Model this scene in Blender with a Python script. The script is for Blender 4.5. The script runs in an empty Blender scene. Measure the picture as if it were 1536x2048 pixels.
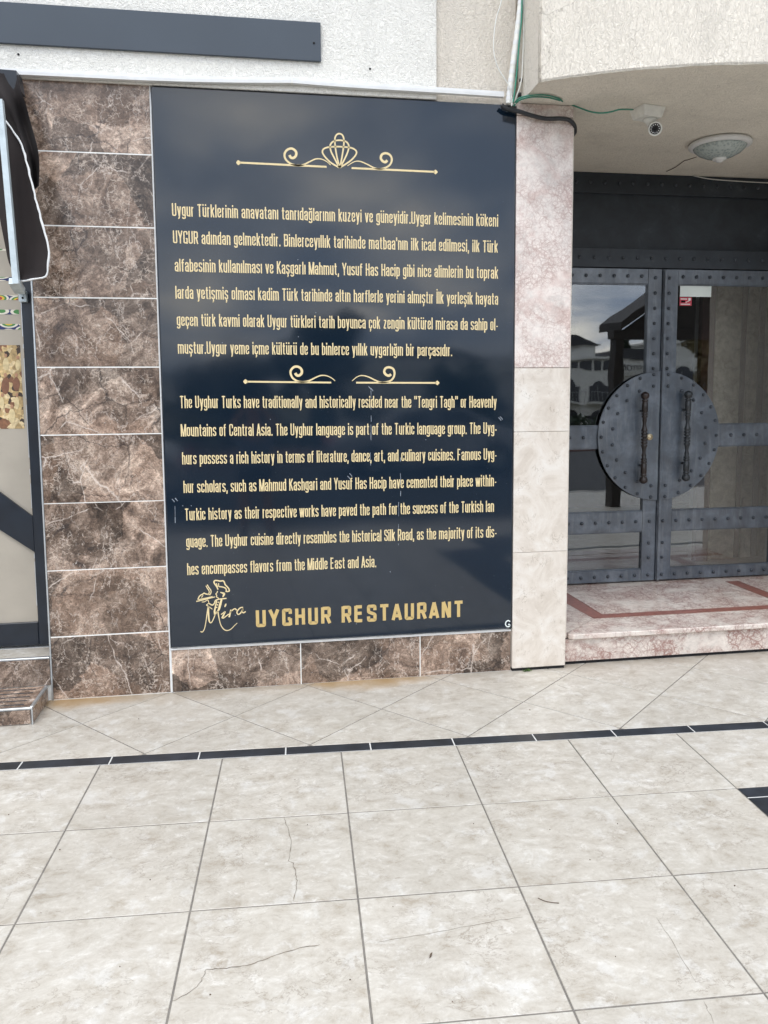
import bpy, bmesh, math, random
from mathutils import Vector, Matrix
import numpy as np
random.seed(7)
R = math.radians
S = bpy.context.scene
C = S.collection

# ------------------------------------------------------------------ camera
CAM = (0.0, 0.0, 1.6)
YAW, PITCH, ROLL, F = 0.1587, 0.0997, -0.0077, 1583.4
CX, CY = 768.0, 1024.0 - 81.6
cy_, sy_, cp_, sp_ = math.cos(YAW), math.sin(YAW), math.cos(PITCH), math.sin(PITCH)
fwd = Vector((sy_ * cp_, cy_ * cp_, -sp_)); rt = Vector((cy_, -sy_, 0)); upv = rt.cross(fwd)
cr_, sr_ = math.cos(ROLL), math.sin(ROLL)
rt2 = cr_ * rt + sr_ * upv; up2 = -sr_ * rt + cr_ * upv
cd = bpy.data.cameras.new('camera'); cam = bpy.data.objects.new('camera', cd); C.objects.link(cam)
m = Matrix((rt2, up2, -fwd)).transposed().to_4x4(); m.translation = Vector(CAM); cam.matrix_world = m
cd.sensor_fit = 'VERTICAL'; cd.sensor_height = 24.0; cd.lens = 24.0 * F / 2048.0
cd.shift_y = -81.6 / 2048.0; cd.clip_end = 2000; cd.clip_start = 0.05
S.camera = cam

def ray(px, py):
    return rt2 * ((px - CX) / F) - up2 * ((py - CY) / F) + fwd
def onY(px, py, Y):                       # the point of the plane y = Y that the surveyed photo pixel lies on
    d = ray(px, py); t = Y / d.y
    return Vector(CAM) + d * t
def onZ(px, py, z=0.0):
    d = ray(px, py); t = (z - CAM[2]) / d.z
    return Vector(CAM) + d * t
def proj(p):
    v = Vector(p) - Vector(CAM); w = v.dot(fwd)
    return (CX + F * v.dot(rt2) / w, CY - F * v.dot(up2) / w, w)

# ------------------------------------------------------------------ world, sun, exposure
SUN_EL, SUN_AZ = 58.0, -28.0      # azimuth measured from -Y (street side) towards -X
W = bpy.data.worlds.new('World'); S.world = W; W.use_nodes = True
nt = W.node_tree; nt.nodes.clear()
def wn(t, **k):
    n = nt.nodes.new(t)
    for a, b in k.items(): setattr(n, a, b)
    return n
out = wn('ShaderNodeOutputWorld'); bg = wn('ShaderNodeBackground'); bg.inputs[1].default_value = 0.13
sky = wn('ShaderNodeTexSky', sky_type='NISHITA', sun_disc=False)
sky.sun_elevation = R(SUN_EL); sky.sun_rotation = R(180 - SUN_AZ); sky.dust_density = 2.0
tc = wn('ShaderNodeTexCoord'); sep = wn('ShaderNodeSeparateXYZ'); nt.links.new(tc.outputs['Generated'], sep.inputs[0])
zz = wn('ShaderNodeMath', operation='MAXIMUM'); nt.links.new(sep.outputs[2], zz.inputs[0]); zz.inputs[1].default_value = 0.0
za = wn('ShaderNodeMath', operation='ADD'); nt.links.new(zz.outputs[0], za.inputs[0]); za.inputs[1].default_value = 0.22
dx = wn('ShaderNodeMath', operation='DIVIDE'); dy = wn('ShaderNodeMath', operation='DIVIDE')
nt.links.new(sep.outputs[0], dx.inputs[0]); nt.links.new(za.outputs[0], dx.inputs[1])
nt.links.new(sep.outputs[1], dy.inputs[0]); nt.links.new(za.outputs[0], dy.inputs[1])
cmb = wn('ShaderNodeCombineXYZ'); nt.links.new(dx.outputs[0], cmb.inputs[0]); nt.links.new(dy.outputs[0], cmb.inputs[1])
nz = wn('ShaderNodeTexNoise'); nz.inputs['Scale'].default_value = 1.9; nz.inputs['Detail'].default_value = 7
nz.inputs['Roughness'].default_value = 0.55; nz.inputs['Distortion'].default_value = 0.4
nt.links.new(cmb.outputs[0], nz.inputs['Vector'])
cr = wn('ShaderNodeValToRGB'); nt.links.new(nz.outputs[0], cr.inputs[0])
cr.color_ramp.elements[0].position = 0.40; cr.color_ramp.elements[0].color = (5.9, 7.1, 9.2, 1)
cr.color_ramp.elements[1].position = 0.66; cr.color_ramp.elements[1].color = (21.5, 20.4, 18.4, 1)
e = cr.color_ramp.elements.new(0.53); e.color = (11.2, 11.9, 13.0, 1)
gl = wn('ShaderNodeMath', operation='MULTIPLY_ADD'); nt.links.new(zz.outputs[0], gl.inputs[0])
gl.inputs[1].default_value = 0.35; gl.inputs[2].default_value = 0.85   # an overcast sky is brighter overhead
vm = wn('ShaderNodeVectorMath', operation='SCALE'); nt.links.new(cr.outputs[0], vm.inputs[0]); nt.links.new(gl.outputs[0], vm.inputs['Scale'])
mx = wn('ShaderNodeMix', data_type='RGBA'); mx.inputs[0].default_value = 0.93
nt.links.new(sky.outputs[0], mx.inputs[6]); nt.links.new(vm.outputs[0], mx.inputs[7])
nt.links.new(mx.outputs[2], bg.inputs[0]); nt.links.new(bg.outputs[0], out.inputs[0])

sl = bpy.data.lights.new('sun', 'SUN'); sl.energy = 0.95; sl.angle = R(25); sl.color = (1, 0.94, 0.86)
so = bpy.data.objects.new('sun', sl); C.objects.link(so)
el, az = R(SUN_EL), R(SUN_AZ)
sd = Vector((math.sin(az) * math.cos(el), -math.cos(az) * math.cos(el), math.sin(el)))
so.rotation_euler = sd.to_track_quat('Z', 'Y').to_euler()
S.view_settings.view_transform = 'Standard'; S.view_settings.look = 'None'
S.view_settings.exposure = 0.42; S.view_settings.gamma = 1.0; S.view_settings.use_curve_mapping = False
S.render.engine = 'CYCLES'
S.cycles.max_bounces = 8; S.cycles.transparent_max_bounces = 12
S.cycles.caustics_reflective = False; S.cycles.caustics_refractive = False

# ------------------------------------------------------------------ node helpers
class NT:
    def __init__(s, name):
        s.m = bpy.data.materials.new(name); s.m.use_nodes = True; s.t = s.m.node_tree; s.t.nodes.clear()
        s.out = s.n('ShaderNodeOutputMaterial'); s.p = s.n('ShaderNodeBsdfPrincipled')
        s.l(s.p.outputs[0], s.out.inputs[0])
        s._c = None
    def n(s, t, **k):
        x = s.t.nodes.new(t)
        for a, b in k.items(): setattr(x, a, b)
        return x
    def l(s, a, b): s.t.links.new(a, b)
    def set(s, sock, v):
        if hasattr(v, 'is_linked') or hasattr(v, 'links'): s.l(v, sock)
        else:
            if isinstance(v, tuple) and len(v) == 3 and sock.type == 'RGBA': v = v + (1,)
            sock.default_value = v
    def coord(s, world=False):
        if world: return s.n('ShaderNodeNewGeometry').outputs['Position']
        if s._c is None:
            tc = s.n('ShaderNodeTexCoord'); oi = s.n('ShaderNodeObjectInfo')
            v = s.n('ShaderNodeVectorMath', operation='SCALE'); v.inputs[0].default_value = (37, 71, 53); s.l(oi.outputs['Random'], v.inputs['Scale'])
            a = s.n('ShaderNodeVectorMath', operation='ADD'); s.l(tc.outputs['Object'], a.inputs[0]); s.l(v.outputs[0], a.inputs[1])
            s._c = a.outputs[0]
        return s._c
    def noise(s, scale, detail=4, rough=0.55, dist=0.0, vec=None, col=False):
        x = s.n('ShaderNodeTexNoise'); x.inputs['Scale'].default_value = scale; x.inputs['Detail'].default_value = detail
        x.inputs['Roughness'].default_value = rough; x.inputs['Distortion'].default_value = dist
        s.l(vec or s.coord(), x.inputs['Vector']); return x.outputs[1 if col else 0]
    def vor(s, scale, feat='F1', vec=None, out=0, rnd=1.0):
        x = s.n('ShaderNodeTexVoronoi', feature=feat); x.inputs['Scale'].default_value = scale; x.inputs['Randomness'].default_value = rnd
        s.l(vec or s.coord(), x.inputs['Vector']); return x.outputs[out]
    def warp(s, amt, scale, vec=None, detail=3):
        vec = vec or s.coord()
        nn = s.noise(scale, detail, 0.6, 0, vec, True)
        sub = s.n('ShaderNodeVectorMath', operation='SUBTRACT'); s.l(nn, sub.inputs[0]); sub.inputs[1].default_value = (.5, .5, .5)
        sc = s.n('ShaderNodeVectorMath', operation='SCALE'); s.l(sub.outputs[0], sc.inputs[0]); sc.inputs['Scale'].default_value = amt
        ad = s.n('ShaderNodeVectorMath', operation='ADD'); s.l(vec, ad.inputs[0]); s.l(sc.outputs[0], ad.inputs[1])
        return ad.outputs[0]
    def stretch(s, v, vec=None):
        x = s.n('ShaderNodeVectorMath', operation='MULTIPLY'); s.l(vec or s.coord(), x.inputs[0]); x.inputs[1].default_value = v; return x.outputs[0]
    def ramp(s, fac, stops, interp='LINEAR'):
        x = s.n('ShaderNodeValToRGB'); s.l(fac, x.inputs[0]); r = x.color_ramp; r.interpolation = interp
        def c4(c): return (c, c, c, 1) if not isinstance(c, tuple) else (*c, 1)
        r.elements[0].position = stops[0][0]; r.elements[0].color = c4(stops[0][1])
        r.elements[1].position = stops[-1][0]; r.elements[1].color = c4(stops[-1][1])
        for p, c in stops[1:-1]: r.elements.new(p).color = c4(c)
        return x.outputs[0]
    def mix(s, f, a, b, mode='MIX'):
        x = s.n('ShaderNodeMix', data_type='RGBA', blend_type=mode); s.set(x.inputs[0], f); s.set(x.inputs[6], a); s.set(x.inputs[7], b); return x.outputs[2]
    def math(s, op, a, b=0.0, c=0.0):
        x = s.n('ShaderNodeMath', operation=op); s.set(x.inputs[0], a); s.set(x.inputs[1], b)
        if op == 'MULTIPLY_ADD': s.set(x.inputs[2], c)
        return x.outputs[0]
    def bump(s, h, strength=0.3, dist=0.01, prev=None):
        x = s.n('ShaderNodeBump'); x.inputs['Strength'].default_value = strength; x.inputs['Distance'].default_value = dist
        s.l(h, x.inputs['Height'])
        if prev is not None: s.l(prev, x.inputs['Normal'])
        return x.outputs[0]
    def fin(s, col=None, rough=None, normal=None, **k):
        if col is not None: s.set(s.p.inputs['Base Color'], col)
        if rough is not None: s.set(s.p.inputs['Roughness'], rough)
        if normal is not None: s.l(normal, s.p.inputs['Normal'])
        for a, b in k.items(): s.set(s.p.inputs[a.replace('_', ' ')], b)
        return s.m

M = {}
def plain(name, col, rough=0.5, var=0.12, scale=14, bump=0.0, metallic=0.0, **k):
    t = NT(name); n1 = t.noise(scale, 5); f = t.ramp(n1, [(0.3, 1 - var), (0.7, 1 + var)])
    nb = t.bump(t.noise(scale * 12, 3), bump, 0.002) if bump else None
    M[name] = t.fin(t.mix(1.0, col, f, 'MULTIPLY'), rough, nb, Metallic=metallic, **k); return M[name]

# beige travertine-look floor tile, rust stain near the wall is a mark of its own
def floor_mat(name):
    t = NT(name); v = t.warp(0.08, 3.0); v2 = t.stretch((1.0, 1.35, 1.0), v)
    base = t.ramp(t.noise(11, 12, 0.78, 0.3, v2), [(0.34, (.39, .345, .285)), (0.45, (.50, .466, .412)), (0.56, (.57, .540, .488)), (0.67, (.68, .66, .62))])
    cloud = t.ramp(t.noise(2.1, 5, 0.62), [(0.35, .96), (0.65, 1.03)])
    c = t.mix(1.0, base, cloud, 'MULTIPLY')
    rd = t.math('ABSOLUTE', t.math('SUBTRACT', t.noise(8.5, 9, 0.66, .3, v2), 0.5))
    vf = t.math('MULTIPLY', t.ramp(rd, [(0.0, 1.0), (0.014, 0.0)]), t.ramp(t.noise(4.3, 3), [(0.48, 0.0), (0.62, 0.75)]))
    c = t.mix(vf, c, (.27, .225, .18))
    fl = t.ramp(t.noise(15, 9, 0.78, 0.5, v2), [(0.57, 0.0), (0.67, 0.60)]); c = t.mix(fl, c, (.78, .765, .735)); wb = t.ramp(t.noise(8.5, 9, .74, .2), [(0.55, 0.0), (0.62, .38)]); c = t.mix(wb, c, (.72, .72, .71))
    fd = t.ramp(t.noise(27, 9, 0.82, 0.5, v2), [(0.565, 0.0), (0.66, 0.65)]); c = t.mix(fd, c, (.33, .285, .235))
    sp = t.ramp(t.vor(48, 'F1'), [(0.0, .5), (0.085, 0.0)]); c = t.mix(t.math('MULTIPLY', sp, 0.35), c, (.22, .19, .16))
    # rust wash from the wall foot
    P = t.coord(True); sx = t.n('ShaderNodeSeparateXYZ'); t.l(P, sx.inputs[0])
    wv = t.noise(3.2, 4, 0.6, 0, P)
    d = t.math('ADD', sx.outputs[1], t.math('MULTIPLY_ADD', wv, 0.30, -0.15))
    band = t.ramp(d, [(0.0, 0.0), (1.0, 0.0)])
    mr = t.n('ShaderNodeMapRange'); t.l(d, mr.inputs[0]); mr.inputs[1].default_value = 4.10; mr.inputs[2].default_value = 4.26
    mk = t.ramp(t.noise(1.35, 2, 0.5, 0, P), [(0.47, 0.0), (0.60, 1.0)])
    mr2 = t.n('ShaderNodeMapRange'); t.l(sx.outputs[0], mr2.inputs[0]); mr2.inputs[1].default_value = 1.25; mr2.inputs[2].default_value = 0.7
    low = t.math('LESS_THAN', sx.outputs[2], 0.05)
    st = t.math('MULTIPLY', t.math('MULTIPLY', t.math('MULTIPLY', mr.outputs[0], low), mr2.outputs[0]), t.math('MULTIPLY_ADD', mk, 0.80, 0.16))
    c = t.mix(st, c, (.48, .29, .10))
    mg = t.n('ShaderNodeMapRange'); t.l(d, mg.inputs[0]); mg.inputs[1].default_value = 4.14; mg.inputs[2].default_value = 4.27
    c = t.mix(t.math('MULTIPLY', t.math('MULTIPLY', mg.outputs[0], low), .45), c, (.22, .18, .13))
    tone = t.n('ShaderNodeObjectInfo'); c = t.mix(1.0, c, t.ramp(tone.outputs['Random'], [(0.0, (.94, .93, .91)), (1.0, (1.03, 1.025, 1.015))]), 'MULTIPLY')
    # foot traffic grime
    gm = t.ramp(t.noise(0.8, 6, 0.6, 0, P), [(0.35, .88), (0.7, .96)]); c = t.mix(1.0, c, gm, 'MULTIPLY')
    r = t.ramp(t.noise(6, 5), [(0.3, .30), (0.7, .52)])
    M[name] = t.fin(c, r, t.bump(t.noise(60, 4), 0.10, 0.002)); return M[name]
floor_mat('floor_tile')

def emperador(name):
    t = NT(name); w = t.warp(0.16, 5.0, None, 6)
    base = t.ramp(t.noise(4.2, 14, 0.74, 1.6), [(0.34, (.038, .028, .025)), (0.44, (.125, .086, .064)), (0.53, (.232, .170, .132)), (0.65, (.45, .355, .285))])
    def cells(sc, vec):
        pc = t.n('ShaderNodeTexVoronoi', feature='F1'); pc.inputs['Scale'].default_value = sc; t.l(vec, pc.inputs['Vector'])
        q = t.n('ShaderNodeSeparateColor'); t.l(pc.outputs['Color'], q.inputs[0]); return q
    k1 = cells(3.6, w); k2 = cells(9.5, t.warp(0.08, 9, None, 5))
    c = t.mix(1.0, base, t.ramp(k1.outputs[0], [(0.1, .50), (0.5, .95), (0.9, 1.45)]), 'MULTIPLY')
    c = t.mix(1.0, c, t.ramp(k2.outputs[1], [(0.1, .80), (0.9, 1.18)]), 'MULTIPLY')
    warm = t.ramp(k1.outputs[2], [(0.55, 0.0), (0.8, 0.5)]); c = t.mix(t.math('MULTIPLY', warm, 0.5), c, (.27, .17, .115))
    fine = t.ramp(t.noise(48, 9, 0.82, 1.6), [(0.38, .50), (0.5, 1.0), (0.62, 1.75)]); c = t.mix(1.0, c, fine, 'MULTIPLY')
    m1 = t.ramp(t.noise(4.4, 3, .6), [(0.45, 0.0), (0.58, 1.0)])
    def ridge(sc, det, ro, di, wd, vec=None):
        r_ = t.math('ABSOLUTE', t.math('SUBTRACT', t.noise(sc, det, ro, di, vec), 0.5)); return t.ramp(r_, [(0.0, 1.0), (wd, 0.0)])
    fr = t.math('MULTIPLY', t.ramp(t.vor(30, 'DISTANCE_TO_EDGE', t.warp(0.07, 26, t.stretch((1.0, 1.0, 1.35)), 6)), [(0.0, 1.0), (0.085, 0.0)]), t.ramp(t.noise(21, 4, .7), [(0.46, 0.0), (0.56, 1.0)]))
    c = t.mix(t.math('MULTIPLY', t.math('MULTIPLY', fr, m1), 0.78), c, (.66, .55, .46))
    fr2 = ridge(6, 10, 0.62, 0.15, .009, t.stretch((1.5, 1, .8)))
    c = t.mix(t.math('MULTIPLY', t.math('MULTIPLY', fr2, t.ramp(k2.outputs[0], [(0.3, 0.1), (0.6, 1.0)])), 0.8), c, (.66, .57, .50))
    # long nearly straight veins, light and dark
    lv = t.vor(2.5, 'DISTANCE_TO_EDGE', t.warp(0.07, 7, None, 7))
    c = t.mix(t.math('MULTIPLY', t.ramp(lv, [(0.0, 1.0), (0.0035, 0.45), (0.009, 0.0)]), t.ramp(t.noise(9.0, 5), [(0.46, .0), (0.58, .95)])), c, (.70, .61, .54))
    lv2 = t.vor(3.4, 'DISTANCE_TO_EDGE', t.warp(0.16, 4.1, None, 7))
    c = t.mix(t.math('MULTIPLY', t.ramp(lv2, [(0.0, 1.0), (0.013, 0.0)]), t.ramp(t.noise(3.0, 3), [(0.42, .0), (0.58, .85)])), c, (.022, .017, .018))
    sp = t.ramp(t.noise(70, 5, 0.75, 1.0), [(0.62, 0.0), (0.68, 0.9)]); c = t.mix(t.math('MULTIPLY', sp, t.ramp(t.noise(6, 3), [(0.5, 0.0), (0.62, 1.0)])), c, (.80, .74, .68))
    M[name] = t.fin(c, t.ramp(t.noise(9, 4), [(0.3, .16), (0.7, .30)])); return M[name]
emperador('brown_marble')

def pink(name, a, vein, amt, cell=26, patch=.5):
    t = NT(name); w = t.warp(0.05, 18, None, 7)
    base = t.ramp(t.noise(11, 10, 0.72, 0.8), [(0.34, tuple(x * .80 for x in a)), (0.5, a), (0.64, tuple(min(.9, x * 1.12) for x in a))])
    pt = t.ramp(t.noise(4.2, 8, 0.66, 1.2), [(0.48, 0.0), (0.62, patch)])
    c = t.mix(pt, base, vein)
    mk = t.ramp(t.noise(5.0, 6, .65, .6), [(0.40, .0), (0.58, 1.0)])
    for sc, wd, k in ((cell, .11, .85), (cell * 2.1, .13, .75), (cell * 4.3, .16, .55)):
        v1 = t.ramp(t.vor(sc, 'DISTANCE_TO_EDGE', w), [(0.0, 1.0), (wd, 0.0)])
        c = t.mix(t.math('MULTIPLY', t.math('MULTIPLY', v1, mk), amt * k), c, tuple(x * .72 for x in vein))
    fl = t.ramp(t.noise(42, 6, 0.75, 1.5), [(0.58, 0.0), (0.66, .7)]); c = t.mix(t.math('MULTIPLY', fl, amt), c, tuple(min(.88, x * 1.2) for x in a))
    fd = t.ramp(t.noise(33, 7, 0.75, 1.8), [(0.60, 0.0), (0.68, .6)]); c = t.mix(t.math('MULTIPLY', fd, amt), c, tuple(x * .8 for x in vein))
    M[name] = t.fin(c, 0.28); return M[name]
pink('pink_marble', (.75, .685, .635), (.54, .345, .30), .70, 26, .42)
pink('red_breccia', (.68, .62, .56), (.36, .165, .135), .95, 19, .22)
t = NT('cream_marble')
c = t.ramp(t.noise(6, 10, .7, .9), [(0.34, (.57, .505, .435)), (0.5, (.67, .61, .54)), (0.66, (.74, .70, .645))])
r_ = t.math('ABSOLUTE', t.math('SUBTRACT', t.noise(9, 6, .6, 2.0, t.stretch((1.5, 1.5, .8))), .5))
c = t.mix(t.math('MULTIPLY', t.ramp(r_, [(0, 1.0), (.016, 0.0)]), t.ramp(t.noise(11, 3), [(0.52, 0.0), (0.62, .75)])), c, (.27, .21, .15))
c = t.mix(t.ramp(t.noise(30, 8, .78, .4), [(0.58, 0.0), (0.68, .5)]), c, (.45, .37, .29))
c = t.mix(t.ramp(t.noise(24, 8, .78, .4), [(0.58, 0.0), (0.66, .5)]), c, (.80, .77, .72)); M['cream_marble'] = t.fin(c, .3)
plain('red_border_stone', (.26, .105, .080), .3, .2, 30)

def stucco(name, col, kind):
    t = NT(name); P = t.coord(True)
    if kind == 'stroke':
        v = t.stretch((84, 84, 26), t.warp(0.02, 20, P)); h = t.noise(1.0, 4, 0.62, 1.2, v)
    else:
        v = t.stretch((64, 64, 52), t.warp(0.01, 40, P)); h = t.noise(1.0, 4, 0.65, 1.4, v)
    hr = t.ramp(h, [(0.36, 0.0), (0.50, 0.55), (0.62, 1.0)])
    st = t.ramp(t.noise(1.1, 6, 0.6, 0.3, P), [(0.3, .90), (0.7, 1.04)])
    hollows = t.ramp(h, [(0.35, .82), (0.46, 1.0)])  # tone drops in the hollows of the relief
    drip = t.ramp(t.noise(1.0, 5, 0.6, 0, t.stretch((5, 5, .7), P)), [(0.52, 1.0), (0.75, .90)])
    c = t.mix(1.0, t.mix(1.0, t.mix(1.0, col, st, 'MULTIPLY'), hollows, 'MULTIPLY'), drip, 'MULTIPLY')
    if kind == 'stroke':
        cr_ = t.ramp(t.vor(1.9, 'DISTANCE_TO_EDGE', t.warp(0.35, 2.6, P, 6)), [(0.0, 1.0), (0.006, 0.0)])
        c = t.mix(t.math('MULTIPLY', t.math('MULTIPLY', cr_, t.ramp(t.noise(1.4, 2, .5, 0, P), [(0.48, 0.0), (0.6, 1.0)])), 0.5), c, (.30, .26, .21))
    M[name] = t.fin(c, 0.9, t.bump(hr, 0.7, 0.006)); return M[name]
stucco('white_stucco', (.88, .865, .81), 'rough')
stucco('beige_stucco', (.80, .74, .65), 'rough')
stucco('balcony_stucco', (.87, .81, .71), 'stroke')
stucco('soffit_stucco', (.92, .87, .77), 'rough')

plain('grout_grey', (.19, .175, .155), .9, .25, 40, .3)
plain('grout_white', (.84, .84, .81), .7, .08, 30)
plain('black_tile', (.022, .026, .034), .38, .5, 9, .1)
plain('white_joint', (.62, .62, .60), .8, .1, 40)
def sign_mat():
    t = NT('navy_panel'); P = t.coord(True)
    f = t.ramp(t.noise(2.0, 4, .5, 0, P), [(0.3, .9), (0.7, 1.1)])
    c = t.mix(1.0, (.006, .0135, .025), f, 'MULTIPLY')
    dust = t.ramp(t.noise(220, 2, .5, 0, P), [(0.77, 0.0), (0.80, 0.8)]); c = t.mix(dust, c, (.3, .32, .34))
    wv = t.noise(1.6, 2, .5, 0, P)
    M['navy_panel'] = t.fin(c, t.ramp(t.noise(3, 4, .6, 0, P), [(0.3, .055), (0.7, .085)]), t.bump(wv, 0.10, 0.02), IOR=1.62)
sign_mat()
plain('gold_vinyl', (.74, .60, .335), .42, .05, 20)
plain('gold_vinyl_deep', (.56, .41, .17), .40, .05, 20)
plain('white_plastic', (.72, .73, .73), .35, .05, 20)
plain('aged_white_plastic', (.76, .76, .72), .45, .12, 25)
plain('grey_board', (.045, .060, .080), .42, .05, 3)
plain('aluminium', (.55, .58, .60), .35, .12, 25, .05, .8)
plain('zinc_tube', (.50, .57, .60), .45, .15, 18, .05, .3)
plain('black_frame', (.010, .015, .024), .30, .3, 8)
plain('dark_gap', (.012, .012, .014), .9, .2, 10)
plain('black_rubber', (.020, .022, .026), .5, .2, 20)
plain('green_cable', (.03, .22, .15), .4, .1, 20)
plain('white_cable', (.68, .68, .64), .45, .1, 20)
plain('awning_fabric', (.015, .0095, .009), .85, .12, 12, .15)
plain('awning_inside', (.016, .012, .012), .9, .12, 12, .15)
plain('beige_backing', (.40, .36, .30), .6, .07, 5)
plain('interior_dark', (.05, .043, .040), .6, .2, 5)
plain('interior_wood', (.085, .030, .022), .4, .35, 6)
t = NT('hall_stone'); c = t.ramp(t.noise(14, 9, .78, .6), [(0.38, (.36, .29, .20)), (0.55, (.64, .54, .41)), (0.68, (.80, .72, .60))]); M['hall_stone'] = t.fin(c, .3)
plain('asphalt', (.050, .052, .056), .9, .2, 30, .3)
plain('ground_soil', (.14, .13, .09), .95, .3, 3)
plain('far_pavers', (.22, .135, .12), .9, .2, 5)
plain('kerb_concrete', (.33, .32, .30), .9, .15, 6)
plain('house_white', (.66, .65, .61), .8, .08, 2)
plain('house_glass', (.03, .035, .045), .15, .2, 2)
plain('house_frame', (.30, .30, .30), .5, .1, 2)
plain('roof_dark', (.045, .045, .05), .8, .2, 3)
plain('pergola_wood', (.020, .015, .012), .6, .35, 6)
plain('bark', (.09, .07, .05), .95, .3, 12, .4)
plain('leaf_green', (.045, .075, .028), .7, .45, 1.6)
plain('leaf_dark', (.022, .042, .020), .7, .45, 1.6)
plain('leaf_autumn', (.12, .095, .035), .7, .5, 1.2)
plain('car_silver', (.50, .51, .53), .22, .03, 3, 0, .5)
plain('car_glass', (.01, .012, .015), .05, .1, 3)
plain('tyre', (.015, .015, .016), .9, .2, 20)
plain('skin', (.42, .25, .18), .5, .06, 30)
plain('shirt_cloth', (.17, .20, .27), .9, .1, 30)
plain('shorts_cloth', (.05, .05, .06), .9, .1, 30)
plain('hair', (.015, .010, .008), .6, .3, 60)
plain('weed_green', (.07, .13, .03), .7, .3, 60)
plain('red_print', (.55, .05, .08), .5, .05, 10)
plain('white_paper', (.74, .80, .77), .6, .04, 10)
plain('brass', (.66, .55, .36), .4, .1, 30, 0, .8)
plain('lens_black', (.008, .008, .010), .12, .1, 10)
plain('debris_brown', (.12, .085, .06), .9, .3, 60)
plain('scratch_white', (.26, .29, .33), .6, .3, 200)
plain('crack_dark', (.21, .18, .145), .95, .4, 60)

def iron():
    t = NT('slate_iron')
    c = t.ramp(t.noise(5.0, 8, 0.62, 0.5, t.coord(True)), [(0.32, (.022, .033, .048)), (0.5, (.048, .067, .093)), (0.68, (.115, .140, .172))])
    p2 = t.ramp(t.noise(22, 6, 0.7, 0.3, t.coord(True)), [(0.35, .78), (0.65, 1.18)])
    c = t.mix(1.0, c, p2, 'MULTIPLY')
    b = t.bump(t.noise(30, 5, .6, .3, t.coord(True)), 0.25, 0.004)
    sk = t.ramp(t.noise(1.0, 6, .7, .4, t.stretch((26, 26, 3.2), t.coord(True))), [(0.50, 0.0), (0.70, .55)]); c = t.mix(sk, c, (.165, .185, .205))
    dk = t.ramp(t.noise(2.6, 7, .7, .8, t.coord(True)), [(0.56, 0.0), (0.70, .6)]); c = t.mix(dk, c, (.020, .027, .038))
    M['slate_iron'] = t.fin(c, t.ramp(t.noise(8, 4), [(0.3, .30), (0.7, .46)]), b, IOR=1.95)
    t = NT('shaded_iron'); c = t.ramp(t.noise(6, 8, .7, .4, t.coord(True)), [(0.35, (.014, .019, .026)), (0.6, (.026, .034, .044)), (0.75, (.060, .070, .080))]); M['shaded_iron'] = t.fin(c, .5)  # darker version of the door iron; shade under the soffit put into its colour
    t = NT('rivet_iron'); M['rivet_iron'] = t.fin(t.ramp(t.noise(40, 3), [(0.3, (.018, .024, .032)), (0.7, (.060, .072, .088))]), .38)
    t = NT('handle_wood')
    c = t.ramp(t.noise(16, 6, .6, .6, t.stretch((1, 1, .25))), [(0.3, (.008, .007, .007)), (0.7, (.034, .020, .017))])
    M['handle_wood'] = t.fin(c, .33)
    t = NT('handle_iron')
    c = t.ramp(t.noise(16, 6, .6, .6), [(0.3, (.010, .013, .016)), (0.7, (.034, .041, .047))])
    M['handle_iron'] = t.fin(c, .33)
iron()

def glass(name, tint=(.86, .88, .88), ior=1.5, boost=2.5):
    mt = bpy.data.materials.new(name); mt.use_nodes = True; t = mt.node_tree; t.nodes.clear()
    o = t.nodes.new('ShaderNodeOutputMaterial'); mxs = t.nodes.new('ShaderNodeMixShader')
    tr = t.nodes.new('ShaderNodeBsdfTransparent'); tr.inputs[0].default_value = (*tint, 1)
    g = t.nodes.new('ShaderNodeBsdfGlossy'); g.inputs['Roughness'].default_value = 0.015; g.inputs[0].default_value = (.95, .97, 1, 1)
    fr = t.nodes.new('ShaderNodeFresnel'); fr.inputs[0].default_value = ior
    mm = t.nodes.new('ShaderNodeMath'); mm.operation = 'MULTIPLY'; mm.use_clamp = True; mm.inputs[1].default_value = boost
    geo = t.nodes.new('ShaderNodeNewGeometry'); nz = t.nodes.new('ShaderNodeTexNoise'); nz.inputs['Scale'].default_value = 1.9
    bp = t.nodes.new('ShaderNodeBump'); bp.inputs['Strength'].default_value = 0.12; bp.inputs['Distance'].default_value = 0.01
    t.links.new(geo.outputs['Position'], nz.inputs['Vector']); t.links.new(nz.outputs[0], bp.inputs['Height']); t.links.new(bp.outputs[0], g.inputs['Normal'])
    t.links.new(fr.outputs[0], mm.inputs[0]); t.links.new(mm.outputs[0], mxs.inputs[0])
    t.links.new(tr.outputs[0], mxs.inputs[1]); t.links.new(g.outputs[0], mxs.inputs[2]); t.links.new(mxs.outputs[0], o.inputs[0])
    M[name] = mt
glass('door_glass'); glass('shop_glass', (.9, .9, .9), 1.5, 1.4)
t = NT('lamp_glass'); M['lamp_glass'] = t.fin(t.ramp(t.vor(55), [(0, (.22, .27, .27)), (.6, (.44, .50, .49))]), .12, t.bump(t.vor(70), .4, .004))

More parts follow.
